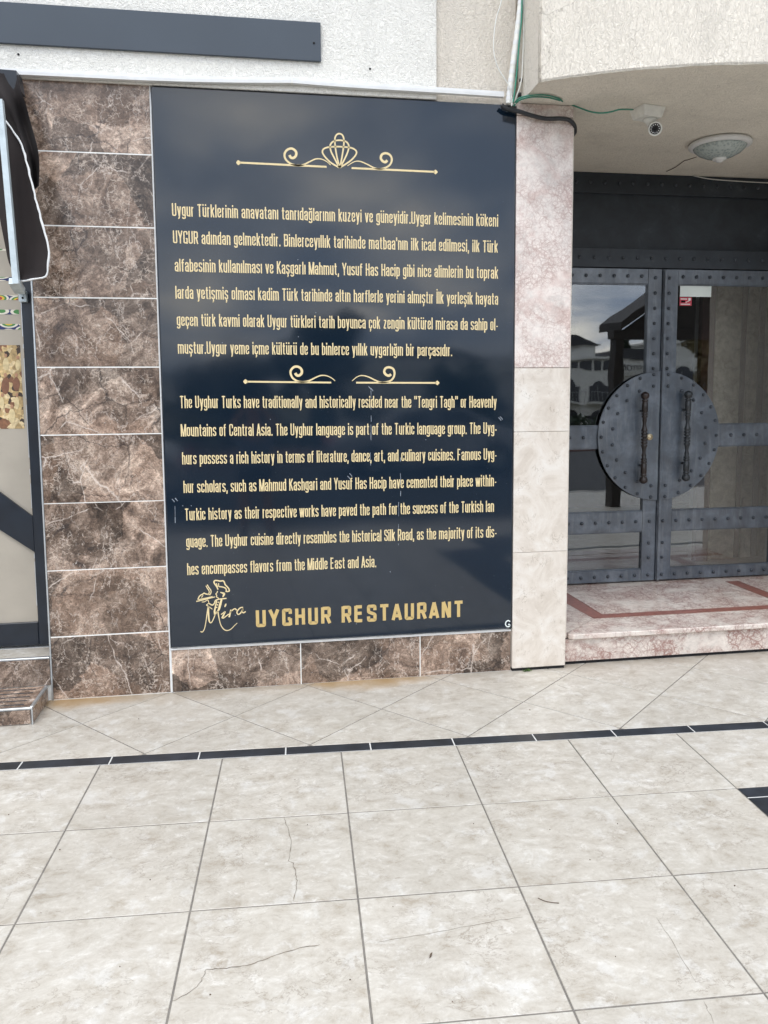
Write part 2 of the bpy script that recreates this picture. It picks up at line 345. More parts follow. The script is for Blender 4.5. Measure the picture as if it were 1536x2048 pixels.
# poster and ikat bands: flat print behind the shop glass
t = NT('poster_print'); w = t.warp(.03, 30)
vv = t.n('ShaderNodeTexVoronoi', feature='F1'); vv.inputs['Scale'].default_value = 34; t.l(w, vv.inputs['Vector'])
sc_ = t.n('ShaderNodeSeparateColor'); t.l(vv.outputs['Color'], sc_.inputs[0])
c = t.ramp(sc_.outputs[0], [(0.0, (.05, .03, .02)), (.2, (.40, .28, .13)), (.4, (.58, .42, .20)), (.6, (.22, .10, .05)), (.8, (.66, .52, .30)), (1.0, (.30, .22, .16))], 'CONSTANT')
c = t.mix(1.0, c, t.ramp(t.noise(60, 5), [(0.3, .6), (0.7, 1.3)]), 'MULTIPLY'); M['poster_print'] = t.fin(c, .5)
t = NT('ikat_print'); v_ = t.n('ShaderNodeTexVoronoi', feature='F1'); v_.inputs['Scale'].default_value = 1.0; v_.inputs['Randomness'].default_value = .35
t.l(t.stretch((11, 1, 24)), v_.inputs['Vector'])
c = t.ramp(v_.outputs[0], [(0, (.66, .60, .48)), (.10, (.38, .02, .03)), (.22, (.66, .45, .05)), (.34, (.06, .22, .06)), (.46, (.70, .66, .56)), (.58, (.02, .03, .12))], 'CONSTANT'); M['ikat_print'] = t.fin(c, .5)

# ------------------------------------------------------------------ mesh helpers
def link(name, me, mt=None, parent=None, loc=None):
    o = bpy.data.objects.new(name, me); C.objects.link(o)
    if mt and not me.materials: me.materials.append(M[mt])
    if parent: o.parent = parent; o.location = -Vector(parent.location) if loc is None else Vector(loc) - Vector(parent_world(parent))
    elif loc is not None: o.location = loc
    return o
def parent_world(p):
    v = Vector((0, 0, 0))
    while p: v += Vector(p.location); p = p.parent
    return v
def empty(name, loc, label, cat, group=None):
    o = bpy.data.objects.new(name, None); C.objects.link(o); o.location = loc; tag(o, label, cat, group); o.empty_display_size = .1
    return o
def tag(o, label=None, cat=None, group=None, kind=None):
    if label: o['label'] = label
    if cat: o['category'] = cat
    if group: o['group'] = group
    if kind: o['kind'] = kind
    return o

class MB:
    def __init__(s): s.b = bmesh.new()
    def box(s, x0, x1, y0, y1, z0, z1, bev=0.0, seg=1):
        vs = [s.b.verts.new(p) for p in ((x0, y0, z0), (x1, y0, z0), (x1, y1, z0), (x0, y1, z0), (x0, y0, z1), (x1, y0, z1), (x1, y1, z1), (x0, y1, z1))]
        fs = [s.b.faces.new([vs[i] for i in f]) for f in ((3, 2, 1, 0), (4, 5, 6, 7), (0, 1, 5, 4), (1, 2, 6, 5), (2, 3, 7, 6), (3, 0, 4, 7))]
        if bev:
            es = list({e for f in fs for e in f.edges})
            bmesh.ops.bevel(s.b, geom=es, offset=bev, segments=seg, affect='EDGES', profile=.5)
        return s
    def prism(s, pts, axis, a, b, bev=0.0):
        # pts 2D; axis 'y': (x,z) extruded a..b in y; axis 'z': (x,y); axis 'x': (y,z)
        def P(p, q): return {'y': (p[0], q, p[1]), 'z': (p[0], p[1], q), 'x': (q, p[0], p[1])}[axis]
        v0 = [s.b.verts.new(P(p, a)) for p in pts]; v1 = [s.b.verts.new(P(p, b)) for p in pts]
        n = len(pts); fs = [s.b.faces.new(v0[::-1]), s.b.faces.new(v1)]
        for i in range(n): fs.append(s.b.faces.new([v0[i], v0[(i + 1) % n], v1[(i + 1) % n], v1[i]]))
        bmesh.ops.recalc_face_normals(s.b, faces=fs)
        if bev:
            es = [e for e in fs[1].edges] + [e for e in fs[0].edges]
            bmesh.ops.bevel(s.b, geom=es, offset=bev, segments=1, affect='EDGES')
        return s
    def tube(s, pts, r, n=8, smooth=6, cap=True):
        pts = [Vector(p) for p in pts]
        rr = r if isinstance(r, list) else [r] * len(pts)
        if smooth > 1 and len(pts) > 2: pts, rr = catmull(pts, rr, smooth)
        prev = None; rings = []
        ref = None
        for i, p in enumerate(pts):
            d = (pts[min(i + 1, len(pts) - 1)] - pts[max(i - 1, 0)]).normalized()
            if ref is None: ref = d.orthogonal().normalized()
            ref = (ref - d * ref.dot(d)).normalized(); bi = d.cross(ref)
            rings.append([s.b.verts.new(p + (ref * math.cos(2 * math.pi * k / n) + bi * math.sin(2 * math.pi * k / n)) * rr[i]) for k in range(n)])
        for a, c in zip(rings, rings[1:]):
            for k in range(n):
                f = s.b.faces.new([a[k], a[(k + 1) % n], c[(k + 1) % n], c[k]]); f.smooth = True
        if cap: s.b.faces.new(rings[0][::-1]); s.b.faces.new(rings[-1])
        return s
    def lathe(s, prof, c=(0, 0, 0), n=24, axis='z'):
        rings = []
        for r, h in prof:
            ring = []
            for k in range(n):
                a = 2 * math.pi * k / n; u, v = r * math.cos(a), r * math.sin(a)
                p = {'z': (u, v, h), 'y': (u, h, v)}[axis]
                ring.append(s.b.verts.new((c[0] + p[0], c[1] + p[1], c[2] + p[2])))
            rings.append(ring)
        fs = []
        for a, d in zip(rings, rings[1:]):
            for k in range(n):
                f = s.b.faces.new([a[k], a[(k + 1) % n], d[(k + 1) % n], d[k]]); f.smooth = True; fs.append(f)
        fs.append(s.b.faces.new(rings[0][::-1])); fs.append(s.b.faces.new(rings[-1]))
        bmesh.ops.recalc_face_normals(s.b, faces=fs)
        return s
    def grid(s, rows, smooth=True):
        vs = [[s.b.verts.new(p) for p in r] for r in rows]
        for a, d in zip(vs, vs[1:]):
            for k in range(len(a) - 1):
                f = s.b.faces.new([a[k], a[k + 1], d[k + 1], d[k]]); f.smooth = smooth
        return s
    def mesh(s, name):
        me = bpy.data.meshes.new(name); s.b.to_mesh(me); s.b.free(); return me
    def build(s, name, mt, parent=None, loc=None): return link(name, s.mesh(name), mt, parent, loc)

def catmull(pts, rr, k):
    o, ro = [], []
    for i in range(len(pts) - 1):
        p0, p1, p2, p3 = pts[max(i - 1, 0)], pts[i], pts[i + 1], pts[min(i + 2, len(pts) - 1)]
        for j in range(k):
            t = j / k
            o.append(0.5 * ((2 * p1) + (p2 - p0) * t + (2 * p0 - 5 * p1 + 4 * p2 - p3) * t * t + (3 * p1 - p0 - 3 * p2 + p3) * t ** 3))
            ro.append(rr[i] * (1 - t) + rr[i + 1] * t)
    o.append(pts[-1]); ro.append(rr[-1]); return o, ro

def ribbon(pts, w, y, th, name, mt, parent, smooth=6, plane='y', mb=None):
    """flat stroke of varying width lying on plane y (or z), given thickness"""
    P = [Vector((a, b, 0)) for a, b in pts]; ww = w if isinstance(w, list) else [w] * len(P)
    if smooth > 1 and len(P) > 2: P, ww = catmull(P, ww, smooth)
    b = mb or MB(); rows = []
    for i, p in enumerate(P):
        d = (P[min(i + 1, len(P) - 1)] - P[max(i - 1, 0)]).normalized(); nn = Vector((-d.y, d.x, 0)) * ww[i] / 2
        l, r_ = p + nn, p - nn
        if plane == 'y': rows.append([(l.x, y, l.y), (r_.x, y, r_.y), (r_.x, y - th, r_.y), (l.x, y - th, l.y)])
        else: rows.append([(l.x, l.y, y), (r_.x, r_.y, y), (r_.x, r_.y, y + th), (l.x, l.y, y + th)])
    vs = [[b.b.verts.new(q) for q in r] for r in rows]
    for a, c in zip(vs, vs[1:]):
        for k in range(4): b.b.faces.new([a[k], a[(k + 1) % 4], c[(k + 1) % 4], c[k]])
    b.b.faces.new(vs[0][::-1]); b.b.faces.new(vs[-1])
    if mb is None:
        bmesh.ops.recalc_face_normals(b.b, faces=b.b.faces[:])
        return b.build(name, mt, parent)

YW = 4.25          # face of the tiled wall
YD = 5.372         # face of the door
ZS = 0.185         # top of the entrance step
ZC = 3.13          # soffit

# ------------------------------------------------------------------ ground, road, pavement
PHI = -0.054; cph, sph = math.cos(PHI), math.sin(PHI)
def uvw(u, v, z=0.0): return Vector((cph * u - sph * v, sph * u + cph * v, z))
def touv(x, y): return (cph * x + sph * y, -sph * x + cph * y)

b = MB(); prof = [(400, -.14), (-14.5, -.14), (-22, -1.3), (-34, -2.2), (-900, -2.2)]
b.grid([[(-700, y, z), (-40, y, z), (60, y, z), (700, y, z)] for y, z in prof], False)
bmesh.ops.recalc_face_normals(b.b, faces=b.b.faces[:]); 
tag(b.build('ground', 'ground_soil'), kind='structure')
tag(MB().box(-120, 120, -11.0, -1.22, -.135, -.12).build('road', 'asphalt'), kind='structure')
k_ = MB().box(-40, 40, -1.22, -1.06, -.13, .0, .01); tag(k_.build('kerb', 'kerb_concrete'), kind='structure')
tag(MB().box(-120, 120, -13.2, -11.0, -.135, .0, .01).build('far_pavement', 'far_pavers'), kind='structure')

pave = MB().box(-9, 12, -1.06, 5.6, -.12, -.0022).build('pavement', 'grout_grey'); tag(pave, kind='structure')

def clip(poly, f):          # keep f(p) >= 0, f linear
    o = []
    for i in range(len(poly)):
        a, c = poly[i], poly[(i + 1) % len(poly)]; fa, fc = f(a), f(c)
        if fa >= 0: o.append(a)
        if fa * fc < 0:
            t = fa / (fa - fc); o.append((a[0] + (c[0] - a[0]) * t, a[1] + (c[1] - a[1]) * t))
    return o
def tile_mesh(polyuv, ctr, z0=-.012, z1=0.0, bev=.0012):
    pts = [uvw(*p) - ctr for p in polyuv]
    return MB().prism([(p.x, p.y) for p in pts], 'z', z0, z1, bev).mesh('tile')
G = .0031           # half joint
U0, V0, DU, DV = -.890, 3.402, .5225, .5193
full = None; rest = MB()
BLACK = set((5, j) for j in range(1, 5)) | {(6, 1), (6, 4), (6, 5), (7, 5)}
jit = random.Random(3)
for i in range(-13, 18):
    for j in range(0, 9):
        u0, u1 = U0 + i * DU, U0 + (i + 1) * DU; v1, v0 = V0 - j * DV, V0 - (j + 1) * DV
        if v0 < -1.0 or (i, j) in BLACK: continue
        c = uvw((u0 + u1) / 2, (v0 + v1) / 2)
        if not -8.5 < c.x < 11.5: continue
        px, py, w = proj(c)
        seen = w > 0.3 and -260 < px < 1800 and py < 2300
        if seen:
            if full is None:
                hu, hv = DU / 2 - G, DV / 2 - G
                full = tile_mesh([(-hu, -hv), (hu, -hv), (hu, hv), (-hu, hv)], Vector((0, 0, 0)))
            c.z = jit.uniform(-.0006, .0006); o = link('tile', full, 'floor_tile', pave, c); o.rotation_euler = (jit.uniform(-.001, .001), jit.uniform(-.001, .001), 0)
        else:
            q = [uvw(*p) for p in ((u0 + G, v0 + G), (u1 - G, v0 + G), (u1 - G, v1 - G), (u0 + G, v1 - G))]
            rest.prism([(p.x, p.y) for p in q], 'z', -.012, 0.0)
tag(rest.build('outer_tiles', 'floor_tile', pave), kind='stuff')
# black inlay panels at the right
for (i, j) in sorted(BLACK):
    u0, u1 = U0 + i * DU, U0 + (i + 1) * DU; v1, v0 = V0 - j * DV, V0 - (j + 1) * DV
    for a, bq in (((u0 + G, v1 - .073), (u1 - G, v1 - G)), ((u0 + G, v0 + G), (u1 - G, v1 - .078))):
        c = uvw((a[0] + bq[0]) / 2, (a[1] + bq[1]) / 2)
        me = tile_mesh([(a[0], a[1]), (bq[0], a[1]), (bq[0], bq[1]), (a[0], bq[1])], c)
        link('tile', me, 'black_tile', pave, c)
# light joint bed under the black pieces
for (i, j) in sorted(BLACK)[:1]:
    pass
b = MB(); pts = [uvw(u, v) for u, v in ((-8, 3.4045), (11, 3.4045), (11, 3.4795), (-8, 3.4795))]
b.prism([(p.x, p.y) for p in pts], 'z', -.011, -.0015)
for (i, j) in sorted(BLACK):
    u0, u1 = U0 + i * DU + .0022, U0 + (i + 1) * DU; v1 = V0 - j * DV - .073; v0 = v1 - .005
    pts = [uvw(u, v) for u, v in ((u0, v0), (u1, v0), (u1, v1), (u0, v1))]
    b.prism([(p.x, p.y) for p in pts], 'z', -.011, -.0005)
b.build('joint_bed', 'white_joint', pave)
LB = .382; bm_ = None
for k in range(-18, 27):
    u0, u1 = -1.238 + k * LB + .003, -1.238 + (k + 1) * LB - .003
    c = uvw((u0 + u1) / 2, 3.442)
    if bm_ is None:
        h = (u1 - u0) / 2; bm_ = tile_mesh([(-h, -.0355), (h, -.0355), (h, .0355), (-h, .0355)], Vector((0, 0, 0)))
    if -7.5 < c.x < 10.5:
        link('tile', bm_, 'black_tile', pave, c)
# diagonal tiles between the black band and the wall
DD = .736 / 2; sq2 = G * 1.414
for k in range(-9, 13):
    for vc, uo in ((3.86 + .0, -1.087 + DD), (3.492, -1.087), (4.228, -1.087), (4.596, -1.087 + DD), (4.964, -1.087), (5.332, -1.087 + DD)):
        uc = uo + k * 2 * DD
        poly = [(uc - DD + sq2, vc), (uc, vc - DD + sq2), (uc + DD - sq2, vc), (uc, vc + DD - sq2)]
        poly = clip(poly, lambda p: p[1] - 3.482)
        if len(poly) < 3: continue
        poly = clip(poly, lambda p: 4.30 - uvw(*p).y)
        if len(poly) < 3: continue
        ux = sum(p[0] for p in poly) / len(poly); vx = sum(p[1] for p in poly) / len(poly); c = uvw(ux, vx)
        if not -6 < c.x < 7: continue
        link('tile', tile_mesh([(p[0], p[1]) for p in poly], c), 'floor_tile', pave, c)
# outer stretches of the strip beside the wall, out of the picture
for x0, x1 in ((-8.9, -3.1), (5.1, 11.9)):
    pass

# hairline cracks, scratches, debris on the tiles
def floor_line(pxs, w, name, mt, wend=.3):
    pts = [onZ(*p) for p in pxs]; n = len(pts)
    rj = random.Random(n)
    pts = [p + Vector((rj.uniform(-1, 1), rj.uniform(-1, 1), 0)) * .0022 for p in sum([[a_.lerp(b_, k / 4) for k in range(4)] for a_, b_ in zip(pts, pts[1:])], [])] + [pts[-1]]; n = len(pts)
    ws = [w * (wend if i in (0, n - 1) else rj.choice((.5, .8, 1.0, 1.7))) for i in range(n)]
    o = ribbon([(p.x, p.y) for p in pts], ws, .0011, .0004, name, mt, pave, 1, 'z'); return o
floor_line([(567, 1635), (571, 1642), (575, 1656), (584, 1685), (580, 1705), (577, 1722), (586, 1727), (592, 1750), (594, 1766), (591, 1788), (587, 1803)], .0016, 'crack', 'crack_dark')
floor_line([(345, 2003), (372, 1990), (395, 1975), (405, 1957), (413, 1939), (437, 1938), (470, 1935), (500, 1930), (535, 1918), (560, 1908), (600, 1897), (640, 1890)], .0015, 'crack', 'crack_dark')
floor_line([(755, 1886), (830, 1872), (900, 1860), (985, 1843), (1045, 1835)], .0006, 'crack', 'crack_dark')
floor_line([(1313, 1835), (1345, 1885), (1375, 1937), (1392, 1966)], .0006, 'crack', 'crack_dark')
floor_line([(1408, 2003), (1418, 2025), (1427, 2048)], .0008, 'crack', 'crack_dark')
floor_line([(1115, 1370), (1124, 1374), (1133, 1377)], .002, 'scuff', 'crack_dark')
b = MB(); rn = random.Random(12)
for px, py in ((160, 1545), (17, 1630), (82, 1826), (240, 1934), (947, 1648), (1235, 1648), (1420, 1604), (862, 1910), (905, 2004), (786, 1814), (1231, 1914), (1469, 1772), (615, 1650), (277, 1438), (1060, 1420), (520, 1600), (1330, 1560), (700, 1960), (420, 1990), (1100, 1660), (590, 1560), (1180, 1720), (300, 1760), (120, 1700)):
    p = onZ(px, py); r = rn.uniform(.0009, .0022); a = rn.uniform(0, 3.1)
    b.prism([(p.x + r * math.cos(a + t_) * (1 if t_ % 2 else 1.8), p.y + r * math.sin(a + t_)) for t_ in (0, 1.2, 2.6, 3.8, 5)], 'z', 0, .0025)
tag(b.build('debris', 'debris_brown'), kind='stuff')
p = [onZ(*q, .003) for q in ((1076, 1796), (1090, 1802), (1105, 1805), (1118, 1806))]
nd = MB().tube(p, .0012, 5).build('pine_needle', 'debris_brown'); tag(nd, 'thin brown pine needle lying on the pale floor tile', 'pine needle')
p = onZ(862, 1912)
lf = MB().prism([(p.x - .007, p.y - .010), (p.x, p.y - .004), (p.x + .006, p.y + .010), (p.x - .002, p.y + .004)], 'z', .001, .004).build('dry_leaf', 'debris_brown')
tag(lf, 'tiny dry brown leaf scrap on the floor near the bottom of the picture', 'leaf')

# ------------------------------------------------------------------ facade walls
w = MB().box(-7, 1.41, YW + .014, YW + .6, 3.10, 7.0).build('stucco_wall', 'beige_stucco')
tag(w, 'beige roughcast wall above the dark text panel, beside the taped pipe', 'wall')
w2 = MB().box(-7, .974, YW - .016, YW + .012, 3.128, 7.0, .004).build('stucco_fascia', 'white_stucco')
tag(w2, 'white roughcast fascia behind the long dark grey board', 'wall')
b = MB()
for q in ((37, 109), (628, 86), (740, 138)):
    p = onY(*q, YW - .016); MB().lathe([(.006, 0), (.006, .002)], (p.x, YW - .0185, p.z), 8, 'y').build('screw_hole', 'dark_gap', w2)
core = MB().box(-1.088, 1.40, YW + .0125, YW + .6, -.02, 3.10).build('wall_core', 'grout_white'); tag(core, 'white mortar wall core seen in the joints between brown tiles', 'wall')

# tiled column
col_ = empty('tiled_column', (-.79, YW, 0), 'tall column of brown marble-look tiles left of the dark text panel', 'column')
MB().box(-1.088, -.4865, YW + .0012, YW + .012, 0, 3.14).build('mortar', 'grout_white', col_)
zs_ = [0, .339, .692, 1.042, 1.394, 1.737, 2.085, 2.437, 2.795, 3.142]
tm = None
for a, c in zip(zs_, zs_[1:]):
    hh = (c - a) / 2 - .0029
    if tm is None or abs(hh - tmh) > .0015:
        tm = MB().box(-.2985, .2985, 0, .012, -hh, hh, .0012).mesh('tile'); tmh = hh
    link('tile', tm, 'brown_marble', col_, (-.7895, YW, (a + c) / 2))
MB().box(-1.0965, -1.089, YW - .003, YW + .16, 0, 3.12, .001).build('corner_trim', 'aluminium', col_)
MB().box(-.490, -.4825, YW - .001, YW + .011, 0, 3.10, .0008).build('edge_trim', 'white_plastic', col_)
# worn mortar line on top of the column
b = MB(); rn = random.Random(5); n = 60
rows = []
for k in range(n + 1):
    x = -1.06 + k * (.58 / n); rows.append([(x, YW - .004, 3.138 + rn.uniform(-.003, .002)), (x, YW - .006, 3.150), (x, YW + .01, 3.152)])
b.grid(rows); b.build('mortar_ridge', 'beige_stucco', col_)

# tiled plinth under the panel
pl = empty('tiled_plinth', (.46, YW, 0), 'low plinth of three brown marble-look tiles under the dark text panel', 'plinth')
MB().box(-.482, 1.409, YW + .0012, YW + .012, 0, .236).build('mortar', 'grout_white', pl)
for a, c in ((-.4795, .2065), (.2115, .876), (.881, 1.4085)):
    h = (c - a) / 2; link('tile', MB().box(-h, h, 0, .012, -.1155, .1155, .0012).mesh('tile'), 'brown_marble', pl, ((a + c) / 2, YW, .1165))
MB().box(-.4825, 1.409, YW - .006, YW + .012, .2345, .2435, .001).build('ledge_trim', 'white_plastic', pl)
b = MB(); b.tube([(-.45, YW - .006, .2445), (.2, YW - .007, .2448), (.75, YW - .006, .2446), (1.0, YW - .007, .245), (1.4, YW - .006, .2446)], .0035, 6); b.build('sealant_bead', 'white_joint', pl)

# ------------------------------------------------------------------ the text panel
SX0, SX1, SZ0, SZ1 = -.4765, 1.404, .2545, 3.119; YS = YW - .016
sg = empty('text_panel', (.46, YS, SZ0), 'large glossy navy panel with gold Turkish and English text about the Uyghurs', 'sign')
MB().box(SX0, SX1, YS, YW + .012, SZ0, SZ1, .002, 2).build('panel', 'navy_panel', sg)
MB().box(-.4822, SX0 - .0006, YS + .004, YW + .011, SZ0, SZ1 - .003).build('edge_strip', 'black_frame', sg)
MB().box(SX1 + .0006, 1.4095, YS + .004, YW + .011, SZ0, SZ1 - .003).build('edge_strip', 'black_frame', sg)

# condensed grotesque drawn as strokes; x in units of the counter width, y in cap heights
XH, TT, BB = .70, .935, .065
def dots(n): return [[(.0 - .02, .87), (.0 - .02, 1.0)], [(1.02, .87), (1.02, 1.0)]] if n == 2 else [[(0, .86), (0, 1.0)]]
CED = [[(.5, .0), (.62, -.09), (.42, -.20), (.25, -.19)]]
GL = {
 'a': [[(0, .52), (0, XH), (1, XH), (1, 0)], [(1, .44), (0, .40), (0, BB), (1, BB)]], 'b': [[(0, 0), (0, 1)], [(0, XH), (1, XH), (1, BB), (0, BB)]],
 'c': [[(1, .49), (1, XH), (0, XH), (0, BB), (1, BB), (1, .28)]], 'd': [[(1, 0), (1, 1)], [(1, XH), (0, XH), (0, BB), (1, BB)]],
 'e': [[(0, .385), (1, .385), (1, XH), (0, XH), (0, BB), (1, BB), (1, .25)]], 'f': [[(.2, 0), (.2, TT), (.85, TT)], [(-.25, XH), (.8, XH)]],
 'g': [[(1, .765), (1, -.15), (0, -.15), (0, -.04)], [(1, XH), (0, XH), (0, .10), (1, .10)]], 'h': [[(0, 0), (0, 1)], [(0, XH), (1, XH), (1, 0)]],
 'i': [[(0, 0), (0, .765)]] + dots(1), 'ı': [[(0, 0), (0, .765)]], 'j': [[(.3, .765), (.3, -.15), (-.35, -.15)], [(.3, .86), (.3, 1)]],
 'k': [[(0, 0), (0, 1)], [(1.02, .765), (.12, .36)], [(.36, .48), (1.05, 0)]], 'l': [[(0, 0), (0, 1)]],
 'm': [[(0, 0), (0, .765)], [(0, XH), (1, XH), (1, 0)], [(1, XH), (2, XH), (2, 0)]], 'n': [[(0, 0), (0, .765)], [(0, XH), (1, XH), (1, 0)]],
 'o': [[(.5, XH), (1, XH), (1, BB), (0, BB), (0, XH), (.5, XH)]], 'p': [[(0, -.2), (0, .765)], [(0, XH), (1, XH), (1, BB), (0, BB)]],
 'r': [[(0, 0), (0, .765)], [(0, .60), (.2, XH), (.62, XH)]], 's': [[(1, .56), (1, XH), (0, XH), (0, .44), (1, .33), (1, BB), (0, BB), (0, .22)]],
 't': [[(.25, .95), (.25, BB), (.85, BB)], [(-.2, XH), (.8, XH)]], 'u': [[(0, .765), (0, BB), (1, BB)], [(1, .765), (1, 0)]],
 'v': [[(-.05, .765), (.5, .0)], [(1.05, .765), (.5, .0)]], 'w': [[(-.1, .765), (.35, 0)], [(.9, .765), (.4, 0)], [(.9, .765), (1.4, 0)], [(1.9, .765), (1.45, 0)]],
 'y': [[(-.05, .765), (.52, .03)], [(1.05, .765), (.42, -.16), (.05, -.15)]], 'z': [[(0, XH), (1, XH)], [(.95, XH), (.05, BB)], [(0, BB), (1.05, BB)]],
 'A': [[(-.1, 0), (.5, 1)], [(1.1, 0), (.5, 1)], [(.1, .26), (.9, .26)]], 'B': [[(0, 0), (0, 1)], [(0, TT), (1, TT), (1, .53), (0, .53)], [(0, .53), (1.04, .53), (1.04, BB), (0, BB)]],
 'C': [[(1, .64), (1, TT), (0, TT), (0, BB), (1, BB), (1, .36)]], 'E': [[(0, 0), (0, 1)], [(0, TT), (.95, TT)], [(0, .53), (.9, .53)], [(0, BB), (.98, BB)]],
 'F': [[(0, 0), (0, 1)], [(0, TT), (.95, TT)], [(0, .50), (.88, .50)]], 'G': [[(1, .70), (1, TT), (0, TT), (0, BB), (1, BB)], [(1, 0), (1, .42)], [(.6, .40), (1, .40)]],
 'H': [[(0, 0), (0, 1)], [(1, 0), (1, 1)], [(0, .52), (1, .52)]], 'K': [[(0, 0), (0, 1)], [(1.05, 1), (.1, .45)], [(.32, .60), (1.1, 0)]],
 'M': [[(-.1, 0), (-.1, 1)], [(1.5, 0), (1.5, 1)], [(0, 1), (.68, 0)], [(1.4, 1), (.72, 0)]], 'N': [[(0, 0), (0, 1)], [(1, 0), (1, 1)], [(.05, 1), (.95, 0)]],
 'R': [[(0, 0), (0, 1)], [(0, TT), (1, TT), (1, .47), (0, .47)], [(.62, .47), (1.08, 0)]], 'S': [[(1, .68), (1, TT), (0, TT), (0, .58), (1, .42), (1, BB), (0, BB), (0, .30)]],
 'T': [[(.5, 0), (.5, 1)], [(-.15, TT), (1.15, TT)]], 'U': [[(0, 1), (0, BB), (1, BB), (1, 1)]], 'Y': [[(-.1, 1), (.5, .42), (.5, 0)], [(1.1, 1), (.5, .42)]],
 'I': [[(0, 0), (0, 1)]], 'İ': [[(0, 0), (0, 1)], [(0, 1.08), (0, 1.2)]], '.': [[(0, 0), (0, .14)]], ',': [[(0, .14), (0, 0), (-.12, -.14)]], "'": [[(0, .7), (0, 1)]],
 '"': [[(0, .72), (0, 1)], [(.8, .72), (.8, 1)]], '-': [[(-.1, .34), (.6, .34)]]}
GL['ü'] = GL['u'] + dots(2); GL['ö'] = GL['o'] + dots(2); GL['ç'] = GL['c'] + CED; GL['ş'] = GL['s'] + CED; GL['ğ'] = GL['g'] + [[(0, 1.0), (.15, .88), (.85, .88), (1, 1.0)]]
NARROW = {'i': 0, 'ı': 0, 'l': 0, 'I': 0, 'İ': 0, '.': 0, ',': 0, "'": 0, '"': .8, 'f': .62, 't': .65, 'r': .50, 'j': .3, 'm': 2, 'w': 1.8, 'M': 1.4, '-': .5}
def rounded(pts, k=.085, ax=1.0):
    o = [pts[0]]
    for a_, v_, c_ in zip(pts, pts[1:], pts[2:]):
        d1, d2 = math.dist(a_, v_), math.dist(v_, c_); r = min(k, d1 * .49, d2 * .49)
        p1 = tuple(v_[i] + (a_[i] - v_[i]) * r / d1 for i in (0, 1)); p2 = tuple(v_[i] + (c_[i] - v_[i]) * r / d2 for i in (0, 1))
        for t_ in (0, .33, .67, 1): o.append(tuple((1 - t_) ** 2 * p1[i] + 2 * t_ * (1 - t_) * v_[i] + t_ * t_ * p2[i] for i in (0, 1)))
    o.append(pts[-1]); return o
def put_text(body, pl_, pr_, cap, mt, parent, sw=.104, cw=.205, cwc=.25, track=.078, space=.155, plane=YS, th=.0012):
    """one line of lettering fitted between two surveyed points of the panel; cap = capital height"""
    L, Rr_ = onY(*pl_, plane), onY(*pr_, plane)
    segs = []; x = 0.0
    for ch in body:
        if ch == ' ': x += space + track; continue
        u = cwc if ch.isupper() else cw; wd = NARROW.get(ch, 1) * u
        for pth in GL[ch]: segs.append([(x + sw / 2 + px * u, py) for px, py in pth])
        x += wd + sw + track
    tot = x - track; s = (Rr_.x - L.x) / (tot * cap); sl_ = (Rr_.z - L.z) / (Rr_.x - L.x)
    mb = MB()
    for q, pth in enumerate(segs):
        P = rounded(pth, .085 if cw < .3 else .05) if len(pth) > 2 else pth
        # widths measured after the horizontal fit
        P = [(L.x + px * cap * s, L.z + px * cap * s * sl_ + py * cap) for px, py in P]
        ribbon(P, sw * cap * (s * .75 + .25), plane - .0002 - (q % 5) * .00007, th, None, None, None, 1, 'y', mb)
    bmesh.ops.recalc_face_normals(mb.b, faces=mb.b.faces[:])
    return tag(mb.build('lettering', mt, parent), kind='stuff'), s
cap = (onY(344, 406, YS) - onY(344, 432, YS)).z
LINES = [
 ('Uygur Türklerinin anavatanı tanrıdağlarının kuzeyi ve güneyidir.Uygar kelimesinin kökeni', (344.4, 432.2), (996.1, 453.5)),
 ("UYGUR adından gelmektedir. Binlerceyıllık tarihinde matbaa'nın ilk icad edilmesi, ilk Türk", (346.4, 486.8), (995.4, 505.5)),
 ('alfabesinin kullanılması ve Kaşgarlı Mahmut, Yusuf Has Hacip gibi nice alimlerin bu toprak', (350, 543), (995.9, 557.6)),
 ('larda yetişmiş olması kadim Türk tarihinde altın harflerle yerini almıştır İlk yerleşik hayata', (351.2, 597.3), (995.9, 609.7)),
 ('geçen türk kavmi olarak Uygur türkleri tarih boyunca çok zengin kültürel mirasa da sahip ol-', (354, 652), (996, 661)),
 ('muştur.Uygur yeme içme kültürü de bu binlerce yıllık uygarlığın bir parçasıdır.', (356.2, 707.4), (904, 712.5)),
 ('The Uyghur Turks have traditionally and historically resided near the "Tengri Tagh" or Heavenly', (360.2, 816.3), (992.8, 815.4)),
 ('Mountains of Central Asia. The Uyghur language is part of the Turkic language group. The Uyg-', (362.5, 872.9), (993.6, 867.7)),
 ('hurs possess a rich history in terms of literature, dance, art, and culinary cuisines. Famous Uyg-', (364.7, 929), (993.3, 919.5)),
 ('hur scholars, such as Mahmud Kashgari and Yusuf Has Hacip have cemented their place within-', (367.4, 985.9), (992.8, 972.3)),
 ('Turkic history as their respective works have paved the path for the success of the Turkish lan', (370.3, 1040.9), (987.7, 1023.6)),
 ('guage. The Uyghur cuisine directly resembles the historical Silk Road, as the majority of its dis-', (373, 1095.2), (993.3, 1074.7)),
 ('hes encompasses flavors from the Middle East and Asia.', (374.8, 1150.2), (752.3, 1134.3)),
]
for body, a, c in LINES:
    put_text(body, a, c, cap, 'gold_vinyl', sg)
put_text('UYGHUR RESTAURANT', (512, 1253.4), (926.3, 1233.2), .090, 'gold_vinyl_deep', sg, .175, .34, .34, .16, .24)

